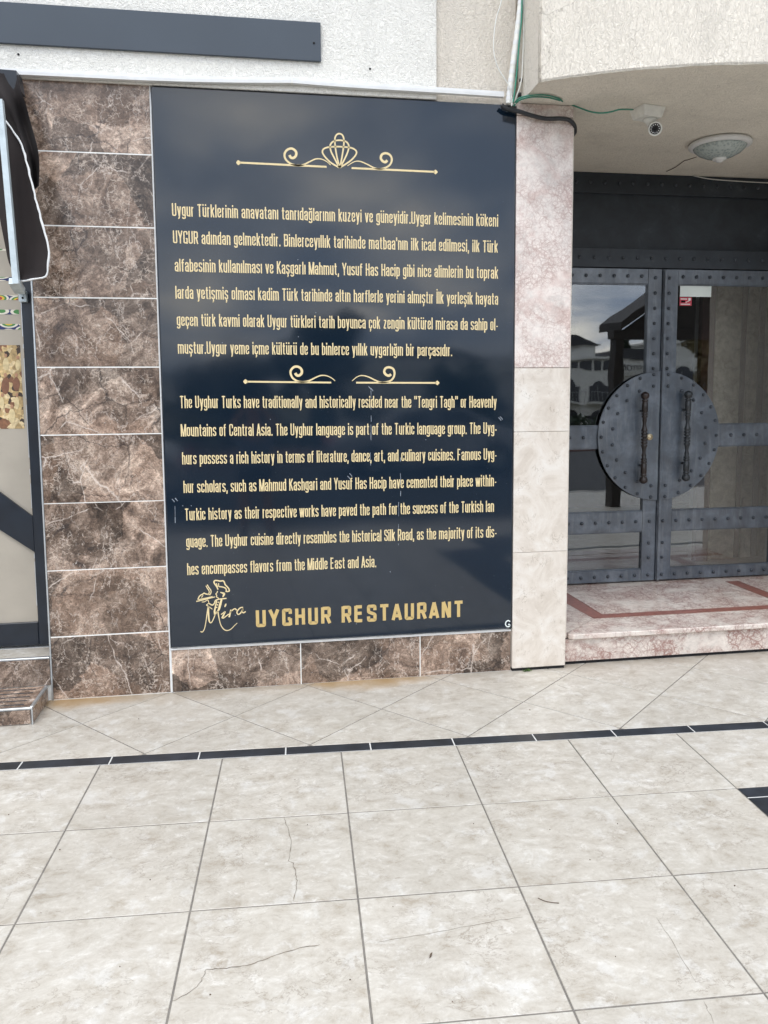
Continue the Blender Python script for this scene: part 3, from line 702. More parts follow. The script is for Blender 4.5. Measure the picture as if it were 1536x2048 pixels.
def strokes(data, org, sc, name, parent, mt='gold_vinyl', smooth=5):
    mb = MB()
    px = 1.0 / sc / F * 4.45
    for pts, w_ in data:
        P = [onY(org[0] + x / sc, org[1] + y / sc, YS) for x, y in pts]
        ws = [k * px for k in w_] if isinstance(w_, list) else w_ * px
        ribbon([(p.x, p.z) for p in P], ws, YS - .0002, .0012, None, None, None, smooth if len(pts) > 2 else 1, 'y', mb)
    bmesh.ops.recalc_face_normals(mb.b, faces=mb.b.faces[:])
    return tag(mb.build(name, mt, parent), kind='stuff')
def taper(n, a, c): return [a + (c - a) * (i / (n - 1)) ** .7 for i in range(n)]
l1 = [(445, 225), (453, 240), (470, 243), (486, 228), (486, 203), (465, 185), (440, 186), (418, 205), (413, 232), (425, 258), (455, 281), (495, 291), (532, 287), (572, 268), (612, 250), (650, 251), (685, 268), (708, 289)]
r1 = [(1070, 258), (1058, 270), (1040, 263), (1029, 245), (1035, 223), (1058, 213), (1085, 222), (1099, 248), (1092, 280), (1065, 303), (1022, 314), (985, 306), (940, 283), (895, 265), (858, 268), (815, 294)]
def arc_w(n, big, small): return [big * (1 - (i / (n - 1)) ** 1.6) + small for i in range(n)]
orn = [([(128, 273), (682, 300)], 11), ([(842, 308), (1372, 332)], 11), ([(104, 272), (116, 273), (130, 273)], [3, 30, 12]), ([(1368, 332), (1380, 333), (1393, 333)], [12, 28, 3]),
 (l1, arc_w(len(l1), 11, 4)), (r1, arc_w(len(r1), 11, 4)),
 ([(765, 305), (748, 235), (738, 175), (735, 122), (745, 96), (763, 88), (782, 96), (793, 125), (790, 175), (780, 240), (767, 305)], 9),
 ([(763, 305), (735, 250), (710, 200), (706, 160), (727, 137), (765, 130), (805, 138), (824, 165), (817, 205), (795, 255), (767, 305)], 9),
 ([(763, 305), (705, 270), (662, 222), (658, 192), (690, 175), (765, 171), (840, 179), (872, 200), (866, 228), (830, 265), (768, 305)], 9)]
strokes(orn, (440, 240), 3.2, 'ornament', sg)
l2 = [(1115, 205), (1128, 224), (1150, 227), (1173, 205), (1170, 172), (1142, 150), (1106, 151), (1077, 180), (1075, 213), (1093, 250), (1132, 275), (1180, 285), (1240, 273), (1290, 248), (1340, 228), (1392, 229), (1440, 250), (1470, 275)]
strokes([([(688, 282), (1435, 290)], 14), ([(652, 280), (670, 281), (692, 282)], [3, 40, 14]), (l2, arc_w(len(l2), 16, 6))], (340, 700), 4.453, 'ornament', sg)
r2 = [(520, 1412), (503, 1423), (480, 1415), (466, 1392), (478, 1364), (508, 1357), (538, 1372), (547, 1405), (538, 1440), (508, 1466), (450, 1476), (400, 1461), (340, 1432), (290, 1422), (250, 1434), (213, 1465)]
strokes([([(245, 1478), (875, 1480)], 13), ([(870, 1480), (885, 1480), (901, 1480)], [13, 36, 3]), (r2, arc_w(len(r2), 14, 5))], (650, 390), 3.938, 'ornament', sg)
logo = [([(675, 400), (655, 350), (610, 285), (592, 243), (612, 216), (660, 215), (720, 226), (780, 220), (806, 250), (825, 300), (870, 347), (900, 392), (905, 432), (855, 442)], 24),
 ([(695, 338), (760, 345), (820, 366), (845, 400), (840, 450)], 22), ([(640, 270), (655, 310), (672, 345)], 16), ([(688, 270), (690, 340)], 16),
 ([(668, 430), (655, 465), (632, 490), (652, 518), (640, 545), (670, 565), (697, 592)], 17), ([(722, 456), (765, 468), (800, 490), (772, 555)], [16, 26, 48, 14]),
 ([(430, 320), (455, 370), (490, 420), (495, 462), (470, 500)], 17), ([(455, 300), (490, 360), (528, 412), (533, 460), (512, 500)], 19),
 ([(270, 610), (275, 572), (310, 522), (368, 490), (392, 472), (430, 490), (525, 505)], 21), ([(340, 565), (352, 540), (372, 518)], 13),
 ([(230, 642), (350, 617), (480, 582), (610, 550)], 19), ([(275, 607), (420, 577), (565, 543)], 17), ([(345, 655), (400, 648), (460, 612), (480, 640), (486, 680), (438, 715), (480, 742), (560, 802)], 14),
 ([(486, 680), (558, 717), (600, 682), (627, 622), (700, 597), (850, 580)], 22), ([(475, 740), (450, 900), (430, 1050), (400, 1200), (355, 1268), (318, 1257)], [20, 18, 15, 15, 18, 16]),
 ([(485, 740), (481, 900), (495, 1035), (520, 1080), (560, 1050), (610, 935), (652, 850)], [16, 32, 28, 20, 16, 20, 24]), ([(650, 620), (620, 760), (606, 850), (612, 930)], [22, 26, 34, 24]),
 ([(750, 602), (722, 700), (695, 800), (650, 870)], [34, 46, 40, 20]), ([(672, 840), (700, 1000), (732, 1120), (792, 1210), (862, 1238), (940, 1210), (1020, 1130), (1068, 1086)], [26, 18, 16, 18, 18, 14, 12, 12]),
 ([(680, 648), (680, 674)], 24), ([(664, 700), (663, 724)], 24), ([(650, 753), (649, 777)], 24),
 ([(738, 912), (780, 880), (822, 852), (785, 930), (762, 978), (800, 975), (900, 898)], [16, 18, 26, 30, 28, 20, 18]), ([(842, 688), (830, 720), (812, 758)], [10, 32, 12]),
 ([(945, 815), (925, 880), (905, 965)], 32), ([(925, 868), (985, 810), (1030, 792), (1055, 825)], 20), ([(1190, 765), (1130, 775), (1066, 850), (1085, 908), (1140, 880), (1192, 785), (1172, 852), (1200, 875), (1242, 848)], 22)]
strokes(logo, (370, 1140), 10.24, 'logo', sg, 'gold_vinyl', 4)
cpts = [(1020, 1243), (1016, 1241), (1012, 1244), (1011, 1249), (1014, 1253), (1018, 1253), (1020, 1250)]
strokes([([(x - 1000, y - 1230) for x, y in cpts], 2.2), ([(17, 18), (20, 21)], 3)], (1000, 1230), 1.0, 'round_sticker', sg, 'white_paper')
# dried drips and scratches on the panel
dr = []
rn = random.Random(8)
def drip(x, y0, y1, wd, gaps=.3, xs=0):
    y = y0
    while y < y1:
        l_ = rn.uniform(4, 16)
        if rn.random() > gaps: dr.append(([(x + rn.uniform(-.6, .6), y), (x + xs * (y - y0) + rn.uniform(-.6, .6), min(y + l_, y1))], wd * rn.uniform(.5, 1.2)))
        y += l_
drip(742, 775, 880, .9, .35); drip(741, 905, 945, 1.0, .4); drip(801, 915, 1000, 1.1, .25); drip(797, 1000, 1090, .8, .45); drip(350, 1003, 1050, 1.0, .3); drip(332, 1180, 1215, 1.0, .3)
for x, y in ((347, 1001), (353, 999), (740, 776), (744, 779), (698, 955), (702, 950), (1000, 838), (1003, 836)):
    dr.append(([(x - 3, y - 3), (x, y), (x + 2, y + 3)], 1.3))
for x, y in ((595, 519), (596, 673), (662, 698), (688, 705), (444, 685), (631, 625), (365, 1011), (382, 1011), (780, 1143), (712, 1247), (851, 879), (540, 838), (905, 660), (470, 1230)):
    dr.append(([(x, y), (x + 1.2, y + 1)], 1.3))
strokes(dr, (0, 0), 1.0, 'dried_drips', sg, 'scratch_white', 2)

# ------------------------------------------------------------------ long grey board, cable trunking
A = onY(0, 8, YW - .03); Bp = onY(641, 52, YW - .03); Dp = onY(641, 123, YW - .03)
gb = MB().box(-2.6, Bp.x, YW - .034, YW - .0165, Dp.z, 3.467, .0015).build('blank_board', 'grey_board'); tag(gb, 'long blank dark grey board on the white wall at top left', 'board')
b = MB(); p = onY(628, 86, YW - .034); b.lathe([(.006, 0), (.004, -.004)], (p.x, YW - .034, p.z), 10, 'y'); b.build('screw', 'dark_gap', gb)
YT = YW - .046
tk = empty('cable_trunking', (.2, YT, 3.17), 'sagging white plastic cable trunking above the dark text panel', 'trunking')
def trunk(path, name):
    mb = MB(); P = [onY(x, y, YT) for x, y in path]; P, _ = catmull(P, [0] * len(P), 5)
    rows = [[(q.x, YW - .020, q.z + .013), (q.x, YT, q.z + .013), (q.x, YT - .001, q.z), (q.x, YT, q.z - .014), (q.x, YW - .020, q.z - .014)] for q in P]
    mb.grid(rows, False); mb.b.faces.new([v for v in mb.b.verts[:5]]); mb.b.faces.new([v for v in mb.b.verts[-5:]])
    bmesh.ops.recalc_face_normals(mb.b, faces=mb.b.faces[:]); mb.build(name, 'white_plastic', tk)
# trunk profile, middle lines in photo pixels
def mid(pts): return pts
trunk([(-160, 133), (0, 141), (150, 148), (300, 155), (450, 159), (585, 160)], 'trunk_section')
trunk([(583.5, 160), (700, 169), (800, 175), (900, 181), (1008, 188)], 'trunk_section')
b = MB(); q = onY(584, 160, YT - .001); b.box(q.x - .003, q.x + .003, YT - .004, YW - .02, q.z - .0155, q.z + .0145); b.build('joint_clip', 'aged_white_plastic', tk)

# ------------------------------------------------------------------ marble pillar
pr = empty('marble_pillar', (1.57, YW, 0), 'marble clad pillar, pink above and cream below, left of the door', 'pillar')
MB().box(1.4135, 1.728, YW - .002, 5.50, .02, ZC).build('pillar_core', 'beige_stucco', pr)
zz_ = [(.018, .689, 'cream_marble'), (.691, 1.372, 'cream_marble'), (1.374, 1.725, 'cream_marble'), (1.728, 3.065, 'pink_marble')]
for a, c, mt in zz_:
    MB().box(1.412, 1.730, YW - .020, YW - .0025, a, c, .0015).build('slab', mt, pr)
MB().box(1.4125, 1.7295, YW - .024, YW - .002, 3.068, ZC - .002, .002).build('slab', 'pink_marble', pr)
MB().box(1.4145, 1.727, YW - .012, 5.48, -.01, .0195).build('base_gap', 'dark_gap', pr)
MB().box(1.7305, 1.738, YW - .012, YW + .9, ZS, 3.06, .001).build('slab', 'cream_marble', pr)

# weed at its foot
b = MB(); rn = random.Random(2); p0 = onZ(1048, 1338)
for k in range(34):
    a = rn.uniform(0, 6.28); r = rn.uniform(.004, .024); h = rn.uniform(.006, .020); x, y = p0.x + rn.uniform(-.02, .025), YW - .028 + rn.uniform(-.01, .006)
    q = Vector((x + r * math.cos(a), y - abs(r * math.sin(a)) * .6, h)); t2 = Vector((x, y, 0)); s_ = Vector((-math.sin(a), math.cos(a), .3)) * .0035
    v = [b.b.verts.new(z_) for z_ in (t2, (t2 + q) / 2 + s_, q, (t2 + q) / 2 - s_)]; b.b.faces.new(v)
wd = b.build('weed', 'weed_green'); tag(wd, 'small green weed growing at the foot of the marble pillar', 'weed')

# ------------------------------------------------------------------ balcony with its soffit
bal = empty('bow_balcony', (2.7, YW, ZC), 'beige bow-fronted balcony overhanging the entrance door', 'balcony')
cx0, cy0, RR = 2.754, 6.038, 2.479
arc = []
for k in range(41):
    x = 1.43 + (4.05 - 1.43) * k / 40; arc.append((x, cy0 - math.sqrt(RR * RR - (x - cx0) ** 2)))
b = MB(); rn = random.Random(1)
fr_ = [[(x, y, z + (rn.uniform(-.0015, .0015) if z == ZC else 0)) for x, y in arc] for z in (ZC, ZC + .004, 3.6, 4.15)]
b.grid(fr_); bmesh.ops.recalc_face_normals(b.b, faces=b.b.faces[:]); 
inn = MB(); inn.prism([(1.4305, YW + .01)] + [(x, y + .004) for x, y in arc] + [(4.05, YW + .01)], 'z', ZC + .012, 4.14)
inn.build('parapet_core', 'beige_stucco', bal)
b.build('front_face', 'balcony_stucco', bal)
# soffit sheet from the bowed edge back over the door
b = MB(); b.prism([(1.4302, YW + .02), (1.4102, YW + .02), (1.4102, 5.6), (4.05, 5.6)] + arc[::-1], 'z', ZC + .0005, ZC + .0115); b.build('soffit', 'soffit_stucco', bal)
MB().box(1.4285, 1.4303, arc[0][1] + .002, YW + .012, ZC + .001, 4.15).build('side_face', 'beige_stucco', bal)
b = MB(); b.tube([(1.4295, arc[0][1] - .001, 4.15), (1.4295, arc[0][1] - .001, ZC + .001)], .006, 6, 1); b.build('edge_bead', 'balcony_stucco', bal)
wr = MB().box(4.052, 8, YW - .01, YW + .6, -.05, 7).build('stucco_wall', 'beige_stucco'); tag(wr, 'beige roughcast wall right of the entrance, outside the picture', 'wall')
wb = MB().box(1.41, 4.05, YW + .3, 5.6, ZC + .0125, 7).build('upper_wall', 'beige_stucco'); tag(wb, 'beige wall rising above the bow balcony', 'wall')

# ------------------------------------------------------------------ entrance step
st = empty('entrance_step', (2.7, YW, 0), 'pink marble entrance step with red stone border under the door', 'step')
MB().box(1.7325, 4.0, YW + .028, YW + .045, .020, .152, .001).build('riser', 'red_breccia', st, (0, 0, 0))
MB().box(1.7325, 4.0, YW + .040, YW + .060, -.01, .022).build('base_gap', 'dark_gap', st)
MB().box(1.7345, 3.98, YW + .046, 5.6, .0, .155).build('bed', 'dark_gap', st)
nose = [(1.768, YW + .022), (1.79, YW + .004), (4.0, YW + .004), (4.0, YW + .165), (1.90, YW + .165), (1.80, YW + .08), (1.765, YW + .032)]
MB().prism(nose, 'z', .157, ZS + .002, .004).build('slab', 'red_breccia', st)
def top(pts, mt, z=ZS): return MB().prism(pts, 'z', .156, z).build('slab', mt, st)
def sz(px, py): p = onZ(px, py, ZS); return (p.x, p.y)
yb0, yb1 = sz(1188, 1237)[1], sz(1204, 1228.5)[1]            # red border frame: front band, left band, right band
xo0, xo1 = sz(1126.6, 1203), sz(1188, 1237); xi0, xi1 = sz(1139, 1188.7), sz(1204, 1228.5)
def at_y(p, q, y, off=0.0): return (p[0] + (q[0] - p[0]) * (y - p[1]) / (q[1] - p[1]) + off, y)
B0, B1 = sz(1447, 1161.5), sz(1536, 1196)
xw0, yk_, g_ = 1.7345, 5.28, .0025
top([(xw0, YW + .046), (1.764, YW + .046), (1.798, YW + .084), (1.898, YW + .167), (xo1[0] - g_, yb0 - g_), at_y(xo0, xo1, yk_, -g_), (xw0, yk_)], 'red_breccia')
top([(1.898 + g_, YW + .167), (4.0, YW + .167), (4.0, yb0 - g_), (xo1[0], yb0 - g_)], 'red_breccia')
top([(xo1[0], yb0), (4.0, yb0), (4.0, yb1), (xi1[0], yb1)], 'red_border_stone')
top([(xo1[0] - .0002, yb0 + .0005), (xi1[0] - .0004, yb1 + .0005), at_y(xi0, xi1, yk_), at_y(xo0, xo1, yk_)], 'red_border_stone')
top([(xi1[0] + g_, yb1 + g_), at_y(B0, B1, yb1 + g_, -g_), at_y(B0, B1, yk_, -g_), at_y(xi0, xi1, yk_, g_)], 'red_breccia')
top([at_y(B0, B1, yb1 + g_), at_y(B0, B1, yb1 + g_, .10), at_y(B0, B1, yk_, .10), at_y(B0, B1, yk_)], 'red_border_stone')
top([at_y(B0, B1, yb1 + g_, .103), (4.6, yb1 + g_), (4.6, yk_), at_y(B0, B1, yk_, .103)], 'red_breccia')
MB().box(1.7345, 4.0, 5.283, 5.70, .156, ZS - .001).build('slab', 'red_breccia', st)

# ------------------------------------------------------------------ iron door
dr_ = empty('entrance_door', (2.88, YD, ZS), 'slate-blue riveted iron double door with glass panes and round central plate', 'door')
XL, XR, XS = 1.742, 3.93, 2.886
def zD(px, py): return onY(px, py, YD).z
def xD(px, py): return onY(px, py, YD).x
riv = MB().lathe([(.0128, 0), (.0122, -.004), (.0102, -.008), (.006, -.011), (.001, -.012)], (0, 0, 0), 12, 'y').mesh('rivet')
def rivet(x, z, y, par, s=1.0):
    o = link('rivet', riv, 'rivet_iron', par, (x, y, z)); o.scale = (s, s, s); return o
lin = MB().box(XL, XR, YD + .10, YD + .16, 2.50, 3.0).build('lintel', 'shaded_iron', dr_)
ztb = onY(1143, 384, YD + .075).z
tb = MB().box(XL, XR, YD + .075, YD + .16, ztb, ZC - .001, .003).build('top_beam', 'shaded_iron', dr_)
lb = MB().box(XL, XR, YD - .012, YD + .16, 2.462, 2.594, .003).build('lower_beam', 'shaded_iron', dr_)
for k in range(19):
    x = 2.255 + (k - 4) * .1075
    if XL + .03 < x < XR - .03:
        rivet(x, (ztb + ZC) / 2 + .002, YD + .075, tb); rivet(x, 2.528, YD - .012, lb)
zt0, zt1 = zD(1200, 566), 2.457            # top rail
def leaf(x0, x1, side):
    y0, y1 = YD, YD + .045
    lf_ = bpy.data.objects.new('leaf', None); C.objects.link(lf_); lf_.parent = dr_
    lf_.location = Vector(((x0 + x1) / 2, YD, ZS)) - Vector(dr_.location)
    sw = .105 if side < 0 else .118       # meeting stile
    if side < 0: xa, xb = x0 + .11, x1 - sw
    else: xa, xb = x0 + sw, x1 - .11
    def mk(n, a, c, d, e, mt='slate_iron', yy0=y0, yy1=y1, bev=.002):
        o = MB().box(a, c, yy0, yy1, d, e, bev).mesh(n); o2 = link(n, o, mt, lf_); o2.location = -parent_world(lf_); return o2
    zb = ZS + .012
    rails = [(zt0, zt1), (zmid0, zmid1), (zlow0, zlow1), (zb, zbot1)]
    mk('stile', x0, xa, zb, zt1); mk('stile', xb, x1, zb, zt1)
    for a, c in rails: mk('rail', xa + .0002, xb - .0002, a, c, yy0=y0 + .0015)
    for (a, c) in ((rails[3][1], rails[2][0]), (rails[2][1], rails[1][0]), (rails[1][1], rails[0][0])):
        mk('pane', xa - .005, xb + .005, a - .005, c + .005, 'door_glass', y0 + .022, y0 + .0225, 0)
    for bx, bz, wv, hv in [((xa + xb) / 2, zz, (xb - xa), .008) for zz in (rails[3][1] + .004, rails[2][1] + .004, rails[2][0] - .004, rails[1][0] - .004, rails[0][0] - .004, rails[1][1] + .004)]:
        mk('glazing_bead', bx - wv / 2 + .0004, bx + wv / 2 - .0004, bz - hv / 2, bz + hv / 2, 'slate_iron', y0 + .008, y0 + .021, .001)
    # rivets
    def rv(x, z, y=None):
        o = bpy.data.objects.new('rivet', riv); C.objects.link(o); o.parent = lf_; o.location = Vector((x, y if y else y0, z)) - parent_world(lf_); 
    ms = XS - .055 if side < 0 else XS + .052
    RC = .455
    for k in range(12):
        z = zt1 - .062 - k * .107
        if abs(z - CZ) > RC + .02 and z > rails[2][1] - .02: rv(ms, z)
    for zz in ((rails[3][1] + rails[2][0]) / 2 - .055, (rails[3][1] + rails[2][0]) / 2 + .055): rv(ms, zz)
    zc = [(a + c) / 2 for a, c in rails]
    for k in range(0, 11):
        x = ms + side * k * .1045
        if not x0 + .03 < x < x1 - .02: continue
        for q, zz in enumerate(zc):
            if q == 1 and abs(x - XS) < .53: continue
            if q == 0 and k == 0: continue
            rv(x, zz)
    # half of the round plate
    pts = []
    n = 40; Rp = .470
    gap = .004
    for k in range(n + 1):
        a = math.pi / 2 + side * -1 * math.pi * k / n
        pts.append((XS + side * gap + Rp * math.cos(a) * 1.0, CZ + Rp * math.sin(a) * 1.0))
    me = MB().prism(pts, 'y', y0 - .014, y0 - .001, .002).mesh('round_plate'); o = link('round_plate', me, 'slate_iron', lf_); o.location = -parent_world(lf_)
    for rr, n0 in ((.448, 13), (.366, 10)):
        for k in range(n0):
            a = math.pi / 2 - side * (R(7.2 if rr > .4 else 8.8) + k * (math.pi - R(14.4 if rr > .4 else 17.6)) / (n0 - 1))
            rv(XS + rr * math.cos(a), CZ + rr * math.sin(a), y0 - .014)
    return lf_
zmid0, zmid1 = zD(1160, 897), zD(1160, 853.5)
zlow0, zlow1 = zD(1200, 1066), zD(1200, 1026)
zbot1 = zD(1200, 1143)
CZ = (zD(1317, 743) + zD(1317, 999)) / 2
lL = leaf(XL, XS - .004, -1); lR = leaf(XS + .0035, XR, 1)
# astragal strip on the right leaf
o = link('meeting_bar', MB().box(XS + .004, XS + .022, YD - .026, YD - .0145, ZS + .014, 2.452, .003).mesh('meeting_bar'), 'slate_iron', lR); o.location = -parent_world(lR)
# turned handles
def handle(px0, py0, px1, py1, mt, lf_):
    YH = YD - .075
    a, c = onY(px0, py0, YH), onY(px1, py1, YH); L = a.z - c.z
    prof = [(.0, 0), (.016, .004), (.026, .018), (.027, .032), (.022, .050), (.014, .058), (.020, .063), (.020, .072), (.016, .076), (.019, .082), (.019, .150), (.015, .156), (.020, .162), (.020, .171), (.014, .175), (.020, .181), (.020, .189), (.015, .194),
            (.018, .215), (.013, .235), (.017, .268), (.020, .285), (.020, .294), (.014, .298), (.021, .306), (.021, .316), (.014, .321), (.021, .327), (.021, .336), (.014, .341)]
    half = prof[:]; top_ = [(r, L - h) for r, h in half[::-1]]
    k = (L / 2 - .003) / .341
    prof = [(max(r - (.0 if r > .018 else .003), .0005) * 1.12, h * k) for r, h in half] + [(max(r - (.0 if r > .018 else .003), .0005) * 1.12, L - h * k) for r, h in half[::-1]]
    mb = MB(); mb.lathe(prof, (0, 0, 0), 18)
    me = mb.mesh('handle'); lean = Matrix.Shear('XY', 4, ((a.x - c.x) / L, 0))
    me.transform(lean); o = link('handle', me, mt, lf_); o.location = Vector((c.x, YH, c.z)) - parent_world(lf_)
    for h in (.13, L - .14):
        xb = (a.x - c.x) / L * h
        b2 = MB().tube([(0, 0, 0), (0, .062, 0)], .008, 8, 1).mesh('handle_bracket'); q = link('handle_bracket', b2, 'handle_iron', lf_)
        q.location = Vector((c.x + xb, YH, c.z + h)) - parent_world(lf_)
handle(1290.3, 783, 1286.5, 968, 'handle_wood', lL); handle(1377, 781, 1371.5, 963, 'handle_iron', lR)
p = onY(1300, 874, YD - .03)
o = link('lock_cylinder', MB().lathe([(.023, .012), (.023, -.004), (.020, -.007), (.010, -.008), (.008, -.013), (.001, -.013)], (0, 0, 0), 20, 'y').mesh('lock_cylinder'), 'brass', lL); o.location = Vector((p.x, YD - .026, p.z)) - parent_world(lL)
# paper and red key sticker on the right pane
yk = YD + .0215
def onpane(n, x0, y0, x1, y1, mt, dy_=0.0):
    a, c = onY(x0, y0, yk), onY(x1, y1, yk); o = link(n, MB().box(a.x, c.x, yk - .001 - dy_, yk - .0003 - dy_, c.z, a.z).mesh(n), mt, lR); o.location = -parent_world(lR)
onpane('paper_notice', 1360.5, 567, 1422, 594, 'white_paper'); onpane('red_sticker', 1359.5, 594.5, 1383, 611.5, 'red_print')
onpane('sticker_print', 1361, 597, 1374, 599, 'white_paper', .0012); onpane('sticker_print', 1362, 601, 1370, 605, 'lens_black', .0012); onpane('sticker_print', 1361, 607.5, 1380, 609.5, 'white_paper', .0012)
for x0, y0, x1, y1 in ((1371, 605, 1377, 602), (1376, 603, 1380, 600)):
    a, c = onY(x0, y0, yk), onY(x1, y1, yk)
    me = MB(); ribbon([(a.x, a.z), (c.x, c.z)], .005, yk - .0014, .001, None, None, None, 1, 'y', me); o = link('sticker_print', me.mesh('sticker_print'), 'white_paper', lR); o.location = -parent_world(lR)
onpane('sticker_print', 1376.5, 596, 1381, 601, 'white_paper', .0016)

# ------------------------------------------------------------------ hall behind the door
hall = empty('entrance_hall', (2.9, 6.0, ZS), 'dim hall behind the glass door with stone and red wood wall panels', 'room')
MB().box(1.4, 6.8, 5.71, 9.0, .10, ZS - .002).build('hall_floor', 'cream_marble', hall)
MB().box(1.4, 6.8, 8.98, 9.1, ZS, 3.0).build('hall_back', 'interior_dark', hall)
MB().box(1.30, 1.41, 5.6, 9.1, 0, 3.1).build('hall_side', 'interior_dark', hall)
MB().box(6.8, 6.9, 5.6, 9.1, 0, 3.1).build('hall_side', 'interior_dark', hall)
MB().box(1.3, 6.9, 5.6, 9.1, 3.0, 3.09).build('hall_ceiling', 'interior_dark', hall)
YP = 5.95
def pan(px0, px1, mt, y=YP, z0=ZS, z1=2.75):
    a, c = onY(px0, 800, y), onY(px1, 800, y); MB().box(a.x, c.x, y, y + .06, z0, z1, .004).build('wall_panel', mt, hall)
pan(1393, 1399, 'white_plastic', 6.02); pan(1400, 1426, 'interior_wood'); pan(1427, 1478, 'hall_stone', 6.00); pan(1479, 1490, 'interior_wood', 6.04)
pan(1491, 1512, 'hall_stone', 6.02); pan(1513, 1530, 'interior_wood', 6.04); pan(1531, 1600, 'hall_stone', 6.00); pan(1601, 1640, 'interior_wood')
MB().box(3.99, 8.0, 5.45, 5.6, 0, 3.1).build('hall_front', 'interior_dark', hall)

# ------------------------------------------------------------------ security camera
p = onZ(1295, 217, ZC); 
cm = empty('security_camera', (p.x, p.y, ZC), 'white dome-necked security camera screwed to the soffit above the door', 'camera')
bx = MB(); w2_, d2_ = .072, .060
bx.prism([(-w2_, -d2_), (w2_, -d2_), (w2_, d2_), (-w2_, d2_)], 'z', -.008, -.001)
vs0 = [bx.b.verts.new((x * .98, y * .98, -.008)) for x, y in ((-w2_, -d2_), (w2_, -d2_), (w2_, d2_), (-w2_, d2_))]
vs1 = [bx.b.verts.new((x * .80, y * .78, -.055)) for x, y in ((-w2_, -d2_), (w2_, -d2_), (w2_, d2_), (-w2_, d2_))]
for k in range(4): bx.b.faces.new([vs0[k], vs0[(k + 1) % 4], vs1[(k + 1) % 4], vs1[k]])
bx.b.faces.new(vs1); bmesh.ops.recalc_face_normals(bx.b, faces=bx.b.faces[:])
q = bx.build('mount_box', 'aged_white_plastic', cm); q.location = (0, 0, 0); q.rotation_euler = (0, 0, R(12))
q = MB().lathe([(.036, -.056), (.034, -.066), (.020, -.078), (.016, -.088), (.001, -.09)], (0, 0, 0), 20).build('neck', 'aged_white_plastic', cm); q.location = (.015, 0, 0)
# barrel aimed down the street side
bar = MB().lathe([(.001, .060), (.020, .060), (.030, .050), (.034, .03), (.034, -.052), (.036, -.053), (.036, -.060), (.031, -.060), (.029, -.050)], (0, 0, 0), 28, 'y').mesh('barrel')
aim = (Vector((0.2, -0.4, .9)) - p).normalized(); rq = aim.to_track_quat('-Y', 'Z').to_euler()
bp_ = Vector((.028, -.03, -.108))
q = link('barrel', bar, 'aged_white_plastic', cm, p + bp_); q.rotation_euler = rq
ln = MB().lathe([(.028, -.0515), (.028, -.053), (.015, -.053), (.014, -.0515), (.001, -.0515)], (0, 0, 0), 24, 'y').mesh('lens'); q = link('lens', ln, 'lens_black', cm, p + bp_); q.rotation_euler = rq
b = MB()
for k in range(12):
    a = k * math.pi / 6; b.lathe([(.0028, 0), (.0028, -.002)], (.0215 * math.cos(a), -.053, .0215 * math.sin(a)), 8, 'y')
q = link('led_ring', b.mesh('led_ring'), 'white_plastic', cm, p + bp_); q.rotation_euler = rq

# ------------------------------------------------------------------ ceiling lamp
p = onZ(1440, 284, ZC)
lm = empty('ceiling_lamp', (p.x, p.y, ZC), 'round white ceiling lamp with ribbed glass bowl, unlit, on the soffit', 'lamp')
q = MB().lathe([(.150, -.001), (.178, -.004), (.186, -.014), (.184, -.026), (.170, -.033), (.158, -.034)], (0, 0, 0), 48).build('rim', 'white_plastic', lm); q.location = (0, 0, 0)
q = MB().lathe([(.158, -.030), (.150, -.045), (.125, -.068), (.085, -.088), (.045, -.098), (.001, -.100)], (0, 0, 0), 48).build('glass_bowl', 'lamp_glass', lm); q.location = (0, 0, 0)
q = MB().lathe([(.040, -.095), (.042, -.104), (.036, -.110), (.024, -.112), (.018, -.120), (.001, -.124)], (0, 0, 0), 28).build('sensor_cap', 'white_plastic', lm); q.location = (0, 0, 0)
# thin leads on the soffit
def cable(pxs, plane, val, r, name, mt, label, cat='cable', n=7, off=0.0):
    P = [(onZ(x, y, val) if plane == 'z' else onY(x, y, val)) for x, y in pxs]
    o = MB().tube(P, r, n).build(name, mt); tag(o, label, cat); return o
cable([(1393, 314), (1375, 320), (1368, 322), (1350, 335), (1333, 343)], 'z', ZC - .004, .0022, 'lamp_lead', 'debris_brown', 'thin brown lead on the soffit beside the ceiling lamp')
P = [onY(1385, 351, YD + .06), onY(1420, 358, YD + .06), onY(1470, 362, YD + .06), onY(1520, 365, YD + .06), onY(1580, 367, YD + .06)]
o = MB().tube(P, .0035, 7).build('white_wire', 'white_cable'); tag(o, 'thin white wire running under the soffit along the door lintel', 'cable')

# ------------------------------------------------------------------ pipe and cables beside the balcony
YPp = YW - .06
tp = empty('taped_pipe', (1.40, YPp, 3.1), 'white tape-wrapped pipe running up the wall corner above the pillar', 'pipe')
P = [onY(x, y, YPp) for x, y in ((1017, 208), (1020, 180), (1026, 130), (1034, 70), (1041, 10), (1046, -60), (1050, -140))]
P2, _ = catmull(P, [0] * len(P), 6)
MB().tube(P, .0155, 12, 8).build('pipe_wrap', 'aged_white_plastic', tp)
for i in range(2, len(P2) - 2, 2):        # overlapping turns of tape
    a, c = P2[i], P2[i] + (P2[i + 1] - P2[i]).normalized() * .020
    sh = Vector((0, 0, .0)); MB().tube([a, c], [.0166, .0160], 12, 1, False).build('tape_turn', 'white_plastic', tp).rotation_euler = (0, 0, 0)
def cab(pts, r, name, mt, label, ys):
    P = [onY(x, y, Y) if Y else onZ(x, y, ZC - .008) for (x, y), Y in zip(pts, ys)]; o = MB().tube(P, r, 8).build(name, mt); tag(o, label, 'cable'); return o
cab([(1046, -80), (1044, 0), (1043, 40), (1038, 90), (1034, 140), (1029, 185), (1026, 205)], .0045, 'green_cable', 'green_cable', 'green cable strapped along the white taped pipe', [YPp - .022] * 7)
